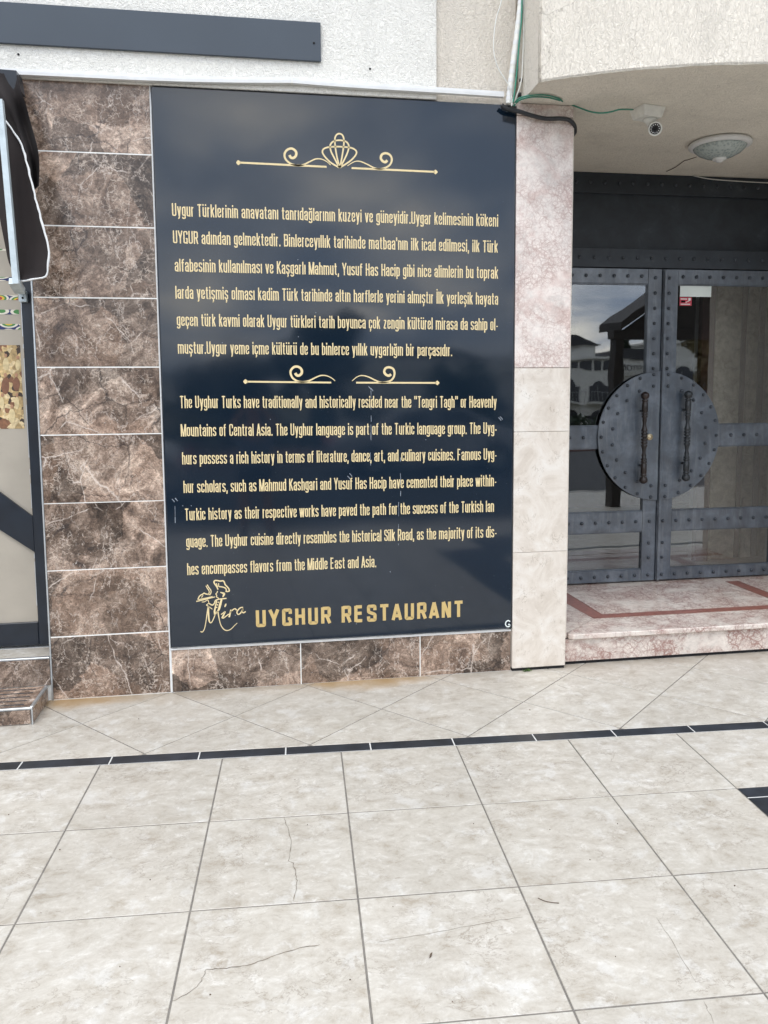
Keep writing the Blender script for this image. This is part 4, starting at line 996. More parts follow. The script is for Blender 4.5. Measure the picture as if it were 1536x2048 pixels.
cab([(1051, -80), (1049, 0), (1047, 70), (1045, 130), (1042, 165), (1032, 195), (1030, 208)], .0042, 'white_cable', 'white_cable', 'straight white cable to the right of the taped pipe', [YPp - .01] * 7)
cab([(1010, -60), (1003, 0), (993, 35), (988, 70), (988, 105), (996, 135), (1010, 158), (1019, 175), (1024, 200), (1023, 212)], .0032, 'white_cable', 'white_cable', 'loose thin white cable bowing away left of the taped pipe', [YPp - .02] * 10)
cab([(1028, 208), (1038, 197), (1060, 191), (1090, 190), (1115, 196), (1125, 203)], .004, 'green_cable', 'green_cable', 'green cable lying over the top of the marble pillar', [YPp, 0, 0, 0, 0, 0])
cab([(1027, 212), (1040, 200), (1065, 194), (1095, 195), (1120, 201)], .004, 'green_cable', 'green_cable', 'lower green cable lying over the marble pillar top', [YPp, 0, 0, 0, 0])
pe = onZ(1263, 219, ZC)
P = [onY(1142, 209, YW - .02), onY(1160, 216, 4.2), onY(1180, 223, 4.15), onY(1200, 226, 4.1), onY(1220, 224, 4.08), onY(1240, 219, 4.05), Vector((p.x * 0 + onZ(1266, 219, ZC - .03).x, onZ(1266, 219, ZC - .03).y, ZC - .03))]
o = MB().tube(P, .0042, 8).build('camera_cable', 'green_cable'); tag(o, 'green cable hanging between the pillar top and security camera', 'cable')
Yh = YW - .05
hz = [(1003, 210), (1015, 218), (1035, 222), (1060, 230), (1090, 237), (1120, 237), (1138, 240), (1148, 250), (1150, 262), (1146, 270)]
cab(hz, .0115, 'black_hose', 'black_rubber', 'thick black hose wrapped around the top of the marble pillar', [Yh] * 6 + [Yh, Yh + .03, Yh + .08, Yh + .16])
b = MB(); q = onY(1042, 160, YPp); b.lathe([(.010, -.006), (.010, .006)], (q.x, q.y - .0, q.z), 10); o = b.build('pipe_clip', 'black_rubber', tp)
q2 = onY(1040, 190, YW - .03); MB().lathe([(.012, -.01), (.010, .01)], (q2.x, q2.y, q2.z), 10).build('pipe_clip', 'black_rubber', tp)

# ------------------------------------------------------------------ shop door at the left
YF = 4.44
sd_ = empty('shop_door', (-1.6, YF, .24), 'black framed glass shop door with diagonal brace at the left edge', 'door')
def F_(px, py, Y=YF): p = onY(px, py, Y); return (p.x, p.z)
zf0 = F_(60, 1290)[1]; 
xi = F_(58, 900)[0]
sx_in = lambda y: F_(58, y)[0]
MB().box(xi, -1.06, YF, YF + .05, .245, 3.1, .003).build('stile', 'black_frame', sd_)
zr1 = F_(40, 1246)[1]
MB().box(-2.7, xi - .0005, YF, YF + .05, .245, zr1, .003).build('rail', 'black_frame', sd_)
MB().box(-2.7, xi - .0005, YF, YF + .05, 2.95, 3.1, .003).build('rail', 'black_frame', sd_)
MB().box(-2.82, -2.7, YF, YF + .05, .245, 3.1, .003).build('stile', 'black_frame', sd_)
br = [F_(-60, 940), F_(0, 985), F_(61, 1033), F_(66, 1104), F_(0, 1060), F_(-60, 1018)]
br[2] = (xi - .0005, br[2][1]); br[3] = (xi - .0005, br[3][1])
e1 = (br[0][0] - .9, br[0][1] + .62); e2 = (br[5][0] - .9, br[5][1] + .62)
MB().prism([e1, br[0], br[1], br[2], br[3], br[4], br[5], e2], 'y', YF + .001, YF + .05).build('diagonal_brace', 'black_frame', sd_)
MB().box(-2.70, xi + .01, YF + .022, YF + .0225, zr1 - .01, 2.96).build('pane', 'shop_glass', sd_)
MB().box(-2.70, xi + .01, YF + .0165, YF + .0205, zr1 - .01, 2.96).build('backing_board', 'beige_backing', sd_)
# worn silver sealant along the glass edge
b = MB()
for y0, y1 in ((600, 1030), (1108, 1240)):
    k = y0
    while k < y1:
        l_ = random.uniform(6, 28)
        if random.random() < .6:
            z0, z1 = F_(58, min(k + l_, y1))[1], F_(58, k)[1]; b.box(xi - .004, xi - .0008, YF + .004, YF + .008, z0, z1)
        k += l_
tag(b.build('glass_sealant', 'aluminium', sd_), kind='stuff')
yb = YF + .0165
def fr(x0, y0, x1, y1, n, mt, dy=0.0, par=None):
    a, c = onY(x0, y0, yb), onY(x1, y1, yb); o = MB().box(a.x, c.x, yb - .0014 - dy, yb - .0004 - dy, c.z, a.z).build(n, mt, par or sd_); return o
fr(-140, 690, 49, 857, 'picture_print', 'poster_print')
fr(-140, 589, 36, 600, 'patterned_band', 'ikat_print'); fr(-140, 618, 38, 629, 'patterned_band', 'ikat_print'); fr(-140, 647, 41, 659, 'patterned_band', 'ikat_print')
fr(-140, 495, 24, 502, 'patterned_band', 'ikat_print'); fr(-140, 552, 26, 562, 'patterned_band', 'ikat_print')
# little painted figures of the print: heads, robes
def ell(cx_, cy_, rx, ry, mt, dy, n=12, rot=0.0):
    P = []
    for k in range(n):
        a = 2 * math.pi * k / n; u, v = rx * math.cos(a), ry * math.sin(a)
        p = onY(cx_ + u * math.cos(rot) - v * math.sin(rot), cy_ + u * math.sin(rot) + v * math.cos(rot), yb); P.append((p.x, p.z))
    return P
for nm, mt, lst in (('painted_robe', 'robe_cream', [(12, 728, 6, 13), (36, 730, 5, 11), (24, 832, 7, 15), (34, 806, 5, 13), (4, 806, 5, 12)]), ('painted_robe', 'robe_brown', [(11, 772, 8, 17), (33, 768, 7, 14)]), ('painted_head', 'robe_skin', [(11, 750, 3.2, 4), (33, 750, 3.2, 4), (5, 790, 3, 4), (34, 790, 3, 4), (24, 813, 3, 4), (12, 711, 3, 3.6), (36, 715, 3, 3.6)])):
    if mt not in M: plain(mt, {'robe_cream': (.62, .50, .28), 'robe_brown': (.20, .09, .05), 'robe_skin': (.40, .22, .13)}[mt], .6, .2, 40)
    b = MB()
    for k, q in enumerate(lst): b.prism(ell(*q, None, 0), 'y', yb - .0024 - .0002 * k - (.0014 if 'head' in nm else .0), yb - .0016)
    b.build(nm, mt, sd_)
MB().box(-7, -2.82, YW, YW + .3, 0, 3.1).build('stucco_wall', 'beige_stucco')
tag(bpy.data.objects['stucco_wall.002'], 'beige wall left of the shop door, outside the picture', 'wall')
sr = MB().box(-2.82, -1.09, YF + .10, YF + .6, .2, 3.1).build('shop_interior', 'interior_dark'); tag(sr, 'dark interior behind the black framed shop door', 'room')

q = MB().box(3.932, 4.053, YW + .062, 5.60, .0, ZC - .001).build('recess_wall', 'beige_stucco'); tag(q, 'beige side wall of the entrance recess, right of the iron door', 'wall')
# shop steps
ss = empty('shop_steps', (-1.6, YW, 0), 'brown marble steps with metal nosings below the black shop door', 'steps')
MB().box(-2.82, -1.0975, YW + .004, YW + .5, 0, .228).build('landing_core', 'grout_white', ss)
for k in range(5):
    x1 = -1.0985 - k * .345; link('tile', MB().box(-.1700, .1700, 0, .16, 0, .006, .001).mesh('tile'), 'floor_tile', ss, (x1 - .1705, YW + .012, .229))
for k in range(3):
    x1 = -1.0985 - k * .58; link('tile', MB().box(-.2885, .2885, 0, .010, 0, .140, .001).mesh('tile'), 'brown_marble', ss, (x1 - .289, YW - .008, .086))
MB().box(-2.82, -1.0975, YW - .010, YW + .012, .2275, .2375, .002).build('metal_nosing', 'aluminium', ss)
q = onZ(65, 1448); ys = 3.945; xs_ = -1.112
MB().box(-2.8, xs_ - .010, ys + .010, YW - .009, 0, .078).build('step_core', 'grout_white', ss)
MB().box(-2.8, xs_ - .0105, ys, ys + .0095, .004, .074, .001).build('tile', 'brown_marble', ss)
MB().box(xs_ - .0095, xs_, ys + .011, YW - .009, .004, .074, .001).build('tile', 'brown_marble', ss)
MB().box(-2.8, xs_ - .016, ys + .016, YW - .009, .0785, .084, .001).build('tile', 'brown_marble', ss)
MB().box(-2.8, xs_ + .001, ys - .002, ys + .015, .0755, .0865, .002).build('metal_nosing', 'aluminium', ss)
MB().box(xs_ - .015, xs_ + .001, ys + .0155, YW - .009, .0755, .0865, .002).build('metal_nosing', 'aluminium', ss)
MB().box(xs_ - .004, xs_ + .002, ys - .003, ys + .004, .0, .075, .001).build('metal_corner', 'aluminium', ss)
for k in range(5):
    y = ys + .045 + k * .052; MB().box(-2.8, xs_ - .05, y, y + .010, .0842, .0856, .0005).build('grip_strip', 'black_tile', ss)

# ------------------------------------------------------------------ awning at the left
aw = empty('folded_awning', (-1.2, 4.0, 3.0), 'folded dark brown awning with white piping at the left edge', 'awning')
def curve_px(pts, n):
    P, _ = catmull([Vector((x, y, 0)) for x, y in pts], [0] * len(pts), 8)
    # resample by arc length
    d = [0]
    for a, c in zip(P, P[1:]): d.append(d[-1] + (c - a).length)
    o = []
    for k in range(n):
        t_ = d[-1] * k / (n - 1); i = max(j for j in range(len(d)) if d[j] <= t_ + 1e-9); i = min(i, len(P) - 2)
        f_ = (t_ - d[i]) / max(1e-9, d[i + 1] - d[i]); o.append(P[i].lerp(P[i + 1], f_))
    return o
n = 44
pipe = [(-30, 215), (0, 232), (22, 256), (44, 292), (55, 330), (66, 375), (79, 425), (90, 465), (98, 500), (97, 530), (91, 553), (68, 559), (43, 563)]
back = [(-60, 250), (-40, 280), (-25, 320), (-10, 370), (-5, 410), (2, 450), (10, 490), (16, 520), (22, 535), (30, 550), (36, 557), (40, 562), (43, 563)]
Pp, Pb = curve_px(pipe, n), curve_px(back, n)
YA = 3.98
rows = []
for i in range(n):
    row = []
    for k in range(15):
        s_ = k / 14; q = Pb[i].lerp(Pp[i], s_)
        y = YA + .030 * math.sin(s_ * 7 + i * .11) * (1 - i / n * .5) + .05 * (1 - s_); p = onY(q.x, q.y, y); row.append(tuple(p))
    rows.append(row)
MB().grid(rows).build('front_flap', 'awning_fabric', aw)
pipe3 = [Vector(r[-1]) + Vector((0, -.004, 0)) for r in rows]
rw = random.Random(6)
MB().tube([p + Vector((rw.uniform(-1, 1), 0, rw.uniform(-1, 1))) * .0018 for p in pipe3], [.0046 * rw.uniform(.8, 1.25) for _ in pipe3], 8, 2).build('white_piping', 'white_plastic', aw)
# rear folds going up behind the flap
L1 = curve_px([(-60, 140), (-40, 175), (-20, 200), (0, 228), (20, 262), (38, 300), (52, 345), (62, 385)], n); L2 = curve_px([(36, 150), (42, 180), (52, 210), (60, 240), (68, 268), (76, 300), (79, 335), (78, 372)], n)
rows = []
for i in range(n):
    row = []
    for k in range(17):
        s_ = k / 16; q = L1[i].lerp(L2[i], s_); y = 4.10 + .038 * math.sin(s_ * 9 + i * .06) + .02 * math.sin(i * .3 + s_ * 3); p = onY(q.x, q.y, y); row.append(tuple(p))
    rows.append(row)
MB().grid(rows).build('rear_folds', 'awning_inside', aw)
a = onY(-40, 152, 4.1)
b = MB(); tpx = [onY(*q, 4.16) for q in ((-80, 138), (37, 147), (44, 185), (-80, 200))]
b.prism([(p.x, p.z) for p in tpx], 'y', 4.12, 4.22, .003); b.build('hood', 'black_frame', aw)
ar = empty('awning_arm', (-1.2, 3.95, 2.5), 'pale zinc square arm of the folded awning with wall bracket', 'awning arm')
b = MB()
def bar(b, A_, B_, w_, d_):
    A_, B_ = Vector(A_), Vector(B_); d = (B_ - A_).normalized(); sxv = Vector((1, 0, 0)); sxv = (sxv - d * sxv.dot(d)).normalized(); syv = d.cross(sxv)
    vv = []
    for P_ in (A_, B_):
        for s1, s2 in ((-1, -1), (1, -1), (1, 1), (-1, 1)): vv.append(b.b.verts.new(P_ + sxv * s1 * w_ / 2 + syv * s2 * d_ / 2))
    for f in ((0, 1, 2, 3), (7, 6, 5, 4), (0, 4, 5, 1), (1, 5, 6, 2), (2, 6, 7, 3), (3, 7, 4, 0)): b.b.faces.new([vv[i] for i in f])
    bmesh.ops.recalc_face_normals(b.b, faces=b.b.faces[:])
YR = 3.93
bar(b, onY(0, 200, YR), onY(33, 568, YR), .026, .03); b.build('arm_tube', 'zinc_tube', ar)
b = MB(); bar(b, onY(28, 562, YR + .01), onY(40, 582, YR + .1), .045, .03); q = onY(45, 590, YF - .03); b.box(q.x - .02, q.x + .02, YF - .03, YF - .001, q.z - .035, q.z + .02, .002)
bar(b, onY(38, 578, YR + .1), onY(44, 583, YF - .03), .03, .02); b.build('bracket', 'zinc_tube', ar)
b = MB(); b.lathe([(.006, 0), (.004, -.004)], (q.x, YF - .0305, q.z - .015), 10, 'y'); b.build('bolt', 'dark_gap', ar)

# ------------------------------------------------------------------ street side, seen in the reflections
def leaf_cloud(b, blobs, count, size, rn):
    for _ in range(count):
        bx_, by_, bz_, br_ = rn.choice(blobs)
        d = Vector((rn.gauss(0, 1), rn.gauss(0, 1), rn.gauss(0, 1))).normalized() * br_ * rn.uniform(.55, 1.05)
        c = Vector((bx_, by_, bz_)) + d; u = Vector((rn.gauss(0, 1), rn.gauss(0, 1), rn.gauss(0, 1))).normalized(); v = u.orthogonal().normalized(); s_ = size * rn.uniform(.6, 1.3)
        vs = [b.b.verts.new(c + u * s_), b.b.verts.new(c + v * s_ * .6), b.b.verts.new(c - u * s_), b.b.verts.new(c - v * s_ * .6)]; b.b.faces.new(vs)
def tree(loc, H, Wd, mt, label, seed, cyp=False, count=5200):
    rn = random.Random(seed); r = empty('cypress_tree' if cyp else 'broadleaf_tree', loc, label, 'tree')
    b = MB(); b.tube([(0, 0, 0), (.1, 0, H * .3), (0, .1, H * .6), (0, 0, H * .85)], [H * .03, H * .024, H * .016, H * .006], 8, 4)
    if not cyp:
        for k in range(6):
            a = k * 1.05; b.tube([(0, 0, H * .3 + k * H * .05), (math.cos(a) * Wd * .2, math.sin(a) * Wd * .2, H * .5 + k * .03 * H), (math.cos(a) * Wd * .38, math.sin(a) * Wd * .38, H * .62 + k * .04 * H)], [H * .012, H * .008, H * .004], 6, 3)
    q = b.build('trunk', 'bark', r); q.location = (0, 0, 0)
    blobs = []
    for k in range(26 if not cyp else 14):
        if cyp: z = H * (.08 + .88 * k / 13); blobs.append((rn.uniform(-.1, .1), rn.uniform(-.1, .1), z, Wd * .5 * (1 - (k / 13) ** 2 * .85)))
        else:
            a = rn.uniform(0, 6.28); rr = Wd * .38 * rn.random() ** .5; z = H * rn.uniform(.30, .9); blobs.append((rr * math.cos(a), rr * math.sin(a), z, Wd * rn.uniform(.10, .2)))
    b = MB(); leaf_cloud(b, blobs, count, .16, rn); q = b.build('crown', mt, r); q.location = (0, 0, 0)
tree((2.9, -31, -2.0), 7.7, 5.2, 'leaf_dark', 'dark bushy tree mirrored in the middle of the text panel', 1)
tree((-1.6, -36, -2.2), 6.2, 6.5, 'leaf_dark', 'low dark tree mirrored in the left side of the text panel', 2)
tree((-7.5, -34, -2.2), 7.0, 6.0, 'leaf_green', 'wide green tree across the street, beyond the parked car', 3)
tree((24.6, -28, -1.8), 9.5, 6.6, 'leaf_autumn', 'yellowing tree mirrored in the right door pane', 4, False, 9000)
tree((33.5, -58, -2.2), 9.2, 2.4, 'leaf_dark', 'slim dark cypress between the white houses, mirrored in the door', 5, True, 3000)
tree((12.5, -40, -2.2), 5.4, 5.5, 'leaf_green', 'round green tree before the low white house', 6)
tree((41, -38, -2.2), 8.5, 7.0, 'leaf_green', 'big green tree at the far right across the street', 7)

hd = MB(); rn = random.Random(21)
blobs = [(x, -15.2 + rn.uniform(-.3, .3), .1 + rn.uniform(-.1, .25), .55) for x in np.arange(-26, 46, .6)]
leaf_cloud(hd, blobs, 14000, .12, rn); o = hd.build('hedge', 'leaf_dark'); tag(o, 'low clipped hedge along the far pavement', 'hedge')

def house(x0, x1, y, zb, zt, nwin, label, arches=True, top_=1.3):
    r = empty('white_house', ((x0 + x1) / 2, y, zb), label, 'house')
    MB().box(x0, x1, y - 8, y, zb, zt).build('wall', 'house_white', r)
    MB().box(x0 - .3, x1 + .3, y - 8.3, y + .3, zt, zt + .22).build('cornice', 'house_white', r)
    MB().box(x0 + 1.2, x1 - 1.2, y - 7, y - 1.2, zt + .22, zt + 1.3).build('roof_storey', 'house_white', r)
    rf = MB(); rf.prism([(x0 + .8, zt + 1.3), (x1 - .8, zt + 1.3), ((x0 + x1) / 2 + 1, zt + 2.2), ((x0 + x1) / 2 - 1, zt + 2.2)], 'y', y - 7.4, y - .9); rf.build('roof', 'roof_dark', r)
    st_ = (zt - top_ - zb) / 2; pitch = (x1 - x0) / nwin
    for f in range(2):
        z0 = zb + f * st_ + .35
        for k in range(nwin):
            xc = x0 + (k + .5) * pitch; ww = pitch * .36; hh = st_ - .75
            pts = [(xc - ww, z0), (xc + ww, z0), (xc + ww, z0 + hh * .72)]
            if arches: pts += [(xc + ww * .62 * math.cos(a), z0 + hh * .72 + ww * .5 * math.sin(a)) for a in (0, .5, 1.05, 1.57, 2.1, 2.65, 3.14)]
            pts += [(xc - ww, z0 + hh * .72)]
            w_ = MB().prism(pts, 'y', y + .004, y + .03).build('window', 'house_glass', r)
            fo = MB(); fo.box(xc - .03, xc + .03, y + .031, y + .06, z0, z0 + hh * .72); fo.box(xc - ww, xc - ww + .07, y + .031, y + .06, z0, z0 + hh * .72); fo.box(xc + ww - .07, xc + ww, y + .031, y + .06, z0, z0 + hh * .72)
            fq = fo.mesh('frame'); q = tag(link('frame', fq, 'house_frame', w_), kind='stuff'); q.location = (0, 0, 0)
            MB().box(xc - ww - .1, xc + ww + .1, y + .03, y + .9, z0 - .16, z0 - .02).build('balcony_slab', 'house_white', r)
            b = MB(); b.box(xc - ww - .1, xc + ww + .1, y + .84, y + .88, z0 + .75, z0 + .80)
            for s_ in range(7): xx = xc - ww - .08 + s_ * (2 * ww + .16) / 6; b.box(xx - .015, xx + .015, y + .845, y + .875, z0 - .02, z0 + .75)
            tag(b.build('railing', 'house_frame', r), kind='stuff')
    return r
house(6.5, 20.5, -52, -2.2, 2.9, 5, 'low white house mirrored in the right half of the text panel')
h2 = house(22.2, 30.6, -54, -2.2, 4.2, 3, 'white house with arched windows and roof terrace mirrored in the left door pane')
for k in range(8): xx = 22.4 + k * 1.03; MB().box(xx + .1, xx + .9, -53.998, -53.96, 3.35, 4.05).build('window', 'house_glass', h2)
house(31.0, 35.6, -55, -2.2, 2.9, 2, 'low white guest house under the PANSIYON board')
house(36, 50, -55, -2.2, 5.6, 5, 'taller white house mirrored in the right door pane')
house(-24, -9, -55, -2.2, 4.0, 5, 'white house far left across the street')
cu = bpy.data.curves.new('lettering', 'FONT'); cu.body = 'PANSIYON'; cu.size = .62; cu.extrude = .02; o = bpy.data.objects.new('lettering', cu); C.objects.link(o)
dg = bpy.context.evaluated_depsgraph_get(); me = bpy.data.meshes.new_from_object(o.evaluated_get(dg)); bpy.data.objects.remove(o); me.materials.clear()
me.transform(Matrix.Rotation(math.pi, 4, 'Z') @ Matrix.Rotation(math.pi / 2, 4, 'X'))
sb = empty('guest_house_sign', (32.7, -54.6, 3.14), 'white PANSIYON sign board on the roof edge of the guest house', 'sign')
MB().box(30.9, 34.6, -54.75, -54.6, 3.14, 3.85).build('sign_board', 'house_white', sb)
q = link('lettering', me, 'roof_dark', sb, (34.4, -54.57, 3.26))
q = empty('roof_heater', (25.5, -55.5, 5.8), 'solar water heater and dish on the guest house roof', 'water heater')
b = MB(); b.prism([(-55.2, 5.5), (-54.4, 5.5), (-55.6, 6.5)], 'x', 24.6, 26.2); b.build('solar_panel', 'car_glass', q)
b = MB(); b.lathe([(.3, 0), (.3, 1.2)], (24.0, -55.4, 5.6), 14); b.build('tank', 'house_frame', q)
for xx, s_, lab in ((-2, 1, 'tall concrete lamp post far across the street at left'), (38.5, 1, 'dark chimney pole beside the cypress')):
    o = MB().lathe([(.12, 0), (.09, 8.0 if xx < 0 else 7.4), (.14, 8.0 if xx < 0 else 7.4), (.14, 8.2 if xx < 0 else 7.7)], (xx, -52, -2.2), 10).build('lamp_post' if xx < 0 else 'chimney_pole', 'roof_dark'); tag(o, lab, 'pole')

# pergola
pg = empty('timber_pergola', (6.5, -.9, 0), 'dark timber gabled pergola mirrored in the door panes', 'pergola')
YM = 2 * YD - .55
def mp(px, py): p = onY(px, py, YM); return (p.x, p.z)
(px0, pz0), (px1, _) = mp(1227.7, 660), mp(1246, 660)
for x0 in (px0, px0 + 3.3): MB().box(x0, x0 + px1 - px0, .46, .64, 0, pz0 - .002, .006).build('post', 'pergola_wood', pg)
(cx0_, cz0_), (cx1_, cz1_) = mp(1222, 679), mp(1246, 659)
MB().box(cx0_, px0 + 3.6, .45, .65, cz0_, cz1_, .006).build('beam', 'pergola_wood', pg)
e0, e1, f0, f1 = mp(1234.8, 643.6), mp(1290, 604), mp(1242, 659), mp(1290, 629)
sl0 = (e1[1] - e0[1]) / (e1[0] - e0[0]); xr = px0 + 1.9
zr_ = e0[1] + sl0 * (xr - e0[0])
for s_ in (-1, 1):
    xe = xr - (xr - e0[0]) * (1 if s_ < 0 else -1)
    MB().prism([(xr, zr_), (xe, e0[1]), (xe, e0[1] - .11), (xr, zr_ - .17)], 'y', -.0, .70, .004).build('roof_slope', 'pergola_wood', pg)
MB().prism([(e0[0] + .12, cz1_ + .003), (2 * xr - e0[0] - .12, cz1_ + .003), (xr, zr_ - .16)], 'y', .50, .60).build('gable_boarding', 'pergola_wood', pg)

# parked cars
def car(x, y, rz, label, src=None):
    if src is None:
        r = empty('parked_car', (x, y, -.12), label, 'car', 'cars parked along the kerb'); r.rotation_euler.z = rz
        prof = [(-2.1, .30), (-2.12, .62), (-2.0, .86), (-1.65, .93), (-1.25, 1.02), (-.75, 1.38), (.0, 1.47), (.75, 1.42), (1.3, 1.05), (1.85, .92), (2.12, .72), (2.15, .32), (1.75, .22), (1.68, .40), (1.5, .56), (1.3, .60), (1.1, .56), (.94, .40), (.9, .22), (-.9, .22), (-.94, .40), (-1.1, .56), (-1.3, .60), (-1.5, .56), (-1.68, .40), (-1.72, .24)]
        b = MB(); b.prism(prof, 'y', -.84, .84); es = [e for e in b.b.edges if abs(e.verts[0].co.y - e.verts[1].co.y) < 1e-4]
        bmesh.ops.bevel(b.b, geom=es, offset=.07, segments=3, affect='EDGES', profile=.6)
        for v in b.b.verts:
            if v.co.z > .95: v.co.y *= 1 - (v.co.z - .95) * .42
        q = b.build('body', 'car_silver', r); q.location = (0, 0, 0); bmesh_smooth(q)
        for s_ in (-1, 1):
            for pts in ([(-1.12, 1.0), (-.72, 1.32), (-.05, 1.40), (-.05, 1.0)], [(.02, 1.0), (.02, 1.40), (.68, 1.35), (1.12, 1.0)]):
                b = MB(); vs = [b.b.verts.new((px_, s_ * (.842 * (1 - max(0, pz - .95) * .42) + .004), pz)) for px_, pz in pts]; b.b.faces.new(vs); vs2 = [b.b.verts.new((v.co.x, v.co.y - s_ * .02, v.co.z)) for v in vs]
                for k in range(len(vs)): b.b.faces.new([vs[k], vs[(k + 1) % len(vs)], vs2[(k + 1) % len(vs)], vs2[k]])
                q = b.build('window', 'car_glass', r); q.location = (0, 0, 0)
            for xx in (-1.3, 1.3):
                w_ = MB().lathe([(.20, -.09), (.31, -.09), (.32, -.06), (.32, .06), (.31, .09), (.20, .09)], (0, 0, 0), 24, 'y').build('wheel', 'tyre', r); w_.location = (xx, s_ * .77, .32)
                rm = MB().lathe([(.195, -.10), (.18, -.08), (.05, -.10), (.05, .10), (.18, .08), (.195, .10)], (0, 0, 0), 20, 'y').build('rim', 'aluminium', w_); rm.location = (0, 0, 0)
            b = MB(); b.box(-2.13, -2.03, s_ * .66 - .14, s_ * .66 + .14, .62, .76, .02); q = b.build('headlight', 'white_plastic', r); q.location = (0, 0, 0)
            b = MB(); b.box(2.04, 2.15, s_ * .68 - .12, s_ * .68 + .12, .66, .80, .02); q = b.build('tail_light', 'red_print', r); q.location = (0, 0, 0)
        b = MB(); b.grid([[(-1.27, -.70, 1.03), (-1.27, .70, 1.03)], [(-.77, -.62, 1.385), (-.77, .62, 1.385)]]); q = b.build('windscreen', 'car_glass', r); q.location = (-.02, 0, .012)
        b = MB(); b.grid([[(1.31, -.70, 1.07), (1.31, .70, 1.07)], [(.78, -.60, 1.42), (.78, .60, 1.42)]]); q = b.build('rear_window', 'car_glass', r); q.location = (.02, 0, .012)
        return r
    def cp(o, par):
        c = o.copy(); C.objects.link(c); c.parent = par
        for ch in list(o.children): cp(ch, c)
        return c
    r = cp(src, None); r.location = (x, y, -.12); r.rotation_euler.z = rz; r['label'] = label; return r
def bmesh_smooth(o):
    for p_ in o.data.polygons: p_.use_smooth = True
    bpy.context.view_layer.objects.active = o
c1 = car(-3.2, -4.2, 0, 'silver car parked by the kerb, mirrored low at the left of the panel')
car(3.6, -8.2, math.pi, 'silver car standing on the far side of the road', c1)

# the photographer, mirrored faintly in the panel
def skin_body():
    J = {'pel': (0, 0, .80), 'sp': (0, 0, .95), 'ch': (0, -.01, 1.12), 'nk': (0, 0, 1.27), 'hd0': (0, .02, 1.34), 'hd1': (0, .03, 1.44)}
    V, E, Rr, idx = [], [], [], {}
    def v(n, p, r):
        idx[n] = len(V); V.append(p); Rr.append(r)
    v('pel', (0, 0, .80), (.155, .11)); v('sp', (0, 0, .95), (.135, .10)); v('ch', (0, -.01, 1.12), (.165, .11)); v('nk', (0, 0, 1.27), (.055, .055)); v('hd0', (0, .02, 1.345), (.070, .080)); v('hd1', (0, .02, 1.43), (.078, .092))
    E += [(0, 1), (1, 2), (2, 3), (3, 4), (4, 5)]
    for s_, t_ in ((-1, 'l'), (1, 'r')):
        v('sh' + t_, (s_ * .19, 0, 1.20), (.06, .06)); v('el' + t_, (s_ * .26, .16, 1.20), (.045, .045)); v('wr' + t_, (s_ * .10, .22, 1.42), (.030, .030)); v('hn' + t_, (s_ * .07, .24, 1.49), (.036, .026))
        E += [(idx['ch'], idx['sh' + t_]), (idx['sh' + t_], idx['el' + t_]), (idx['el' + t_], idx['wr' + t_]), (idx['wr' + t_], idx['hn' + t_])]
        v('hp' + t_, (s_ * .10, 0, .74), (.095, .095)); v('kn' + t_, (s_ * .13, .01, .42), (.058, .06)); v('cf' + t_, (s_ * .14, -.02, .26), (.052, .055)); v('an' + t_, (s_ * .14, -.02, .07), (.036, .04)); v('ft' + t_, (s_ * .155, .10, .035), (.042, .030))
        E += [(0, idx['hp' + t_]), (idx['hp' + t_], idx['kn' + t_]), (idx['kn' + t_], idx['cf' + t_]), (idx['cf' + t_], idx['an' + t_]), (idx['an' + t_], idx['ft' + t_])]
    return V, E, Rr, idx
def skinned(V, E, Rr, name, mt, parent, scale=1.0, sub=2):
    me = bpy.data.meshes.new(name); me.from_pydata(V, E, []); o = bpy.data.objects.new(name, me); C.objects.link(o)
    o.modifiers.new('s', 'SKIN'); o.modifiers.new('u', 'SUBSURF').levels = sub
    for i, r in enumerate(Rr): o.data.skin_vertices[0].data[i].radius = (r[0] * scale, r[1] * scale)
    o.data.skin_vertices[0].data[0].use_root = True
    dg = bpy.context.evaluated_depsgraph_get(); m2 = bpy.data.meshes.new_from_object(o.evaluated_get(dg)); bpy.data.objects.remove(o)
    for p_ in m2.polygons: p_.use_smooth = True
    m2.materials.clear(); m2.name = name; q = link(name, m2, mt, parent); q.location = (0, 0, 0); return q
pn = empty('person', (-.02, -.46, 0), 'person in short dark trousers holding up a phone, mirrored in the panel', 'person')
V, E, Rr, ix = skin_body(); body = skinned(V, E, Rr, 'body', 'skin', pn)
sh = [ix[k] for k in ('sp', 'ch', 'shl', 'shr', 'ell', 'elr')]
def subset(names, cut=1.0):
    ii = [ix[k] for k in names]; mp = {a: k for k, a in enumerate(ii)}; return [V[a] for a in ii], [(mp[a], mp[c]) for a, c in E if a in mp and c in mp], [Rr[a] for a in ii]
a_, b_, c_ = subset(['sp', 'ch', 'shl', 'shr', 'ell', 'elr', 'pel']); a_[4] = (-.235, .10, 1.20); a_[5] = (.235, .10, 1.20); skinned(a_, b_, c_, 'shirt', 'shirt_cloth', pn, 1.13)
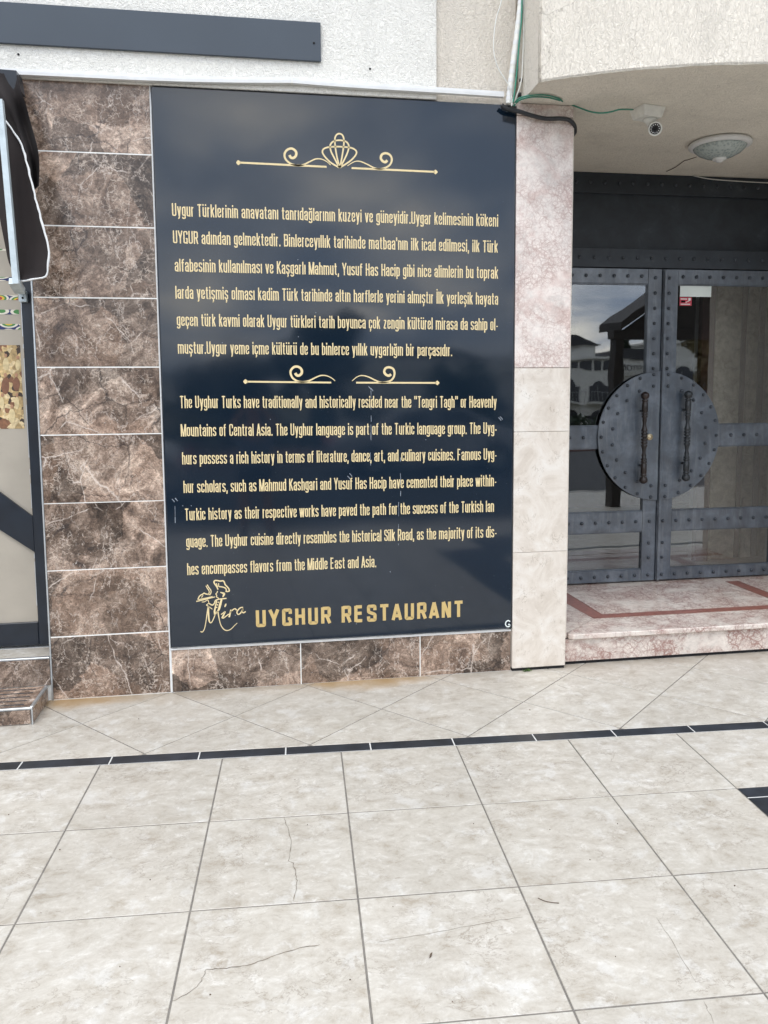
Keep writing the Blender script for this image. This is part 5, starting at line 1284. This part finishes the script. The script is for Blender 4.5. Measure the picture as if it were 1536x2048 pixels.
a_, b_, c_ = subset(['pel', 'hpl', 'hpr', 'knl', 'knr']); a_[3] = (-.125, .01, .50); a_[4] = (.125, .01, .50); skinned(a_, b_, [(r[0] * 1.0, r[1]) for r in c_], 'shorts', 'shorts_cloth', pn, 1.2)
b = MB(); bmesh.ops.create_uvsphere(b.b, u_segments=18, v_segments=12, radius=.098)
for v in b.b.verts: v.co = Vector((v.co.x * .92, v.co.y * 1.05 - .012, v.co.z + 1.455)) if v.co.z > -.02 else Vector((v.co.x * .9, min(v.co.y, -.02) * 1.05 - .012, v.co.z + 1.455))
for f in b.b.faces: f.smooth = True
q = b.build('hair', 'hair', pn); q.location = (0, 0, 0)
b = MB(); b.tube([(0, .098, 1.42), (0, .118, 1.395), (0, .10, 1.388)], [.008, .014, .006], 8, 3)
for s_ in (-1, 1): b.tube([(s_ * .085, .02, 1.43), (s_ * .094, .015, 1.41), (s_ * .084, .02, 1.385)], [.008, .014, .006], 6, 3)
q = b.build('nose_and_ears', 'skin', pn); q.location = (0, 0, 0)
b = MB(); [b.lathe([(.010, 0), (.010, .004)], (s_ * .032, .100, 1.425), 10, 'y') for s_ in (-1, 1)]; b.box(-.022, .022, .101, .105, 1.362, 1.368); q = b.build('eyes_and_mouth', 'hair', pn); q.location = (0, 0, 0)
for s_ in (-1, 1):
    b = MB()
    for k in range(4): z = 1.470 + k * .018; b.tube([(s_ * .075, .235, z), (s_ * .055, .262, z + .006), (s_ * .030 , .268, z + .006)], [.009, .008, .007], 7, 3)
    b.tube([(s_ * .075, .225, 1.475), (s_ * .055, .232, 1.50), (s_ * .04, .240, 1.515)], [.010, .009, .008], 7, 3)
    q = b.build('fingers', 'skin', pn); q.location = (0, 0, 0)
ph = MB().box(-.057, .0175, -.208, -.2, 1.45, 1.60, .003).build('phone', 'lens_black'); tag(ph, 'black phone held up by the person', 'phone')
for s_ in (-1, 1):
    q = MB().tube([(s_ * .14, -.06, .035), (s_ * .145, .04, .040), (s_ * .155, .15, .030)], [.042, .046, .034], 10, 4).build('shoe', 'shorts_cloth', pn); q.location = (0, 0, 0)
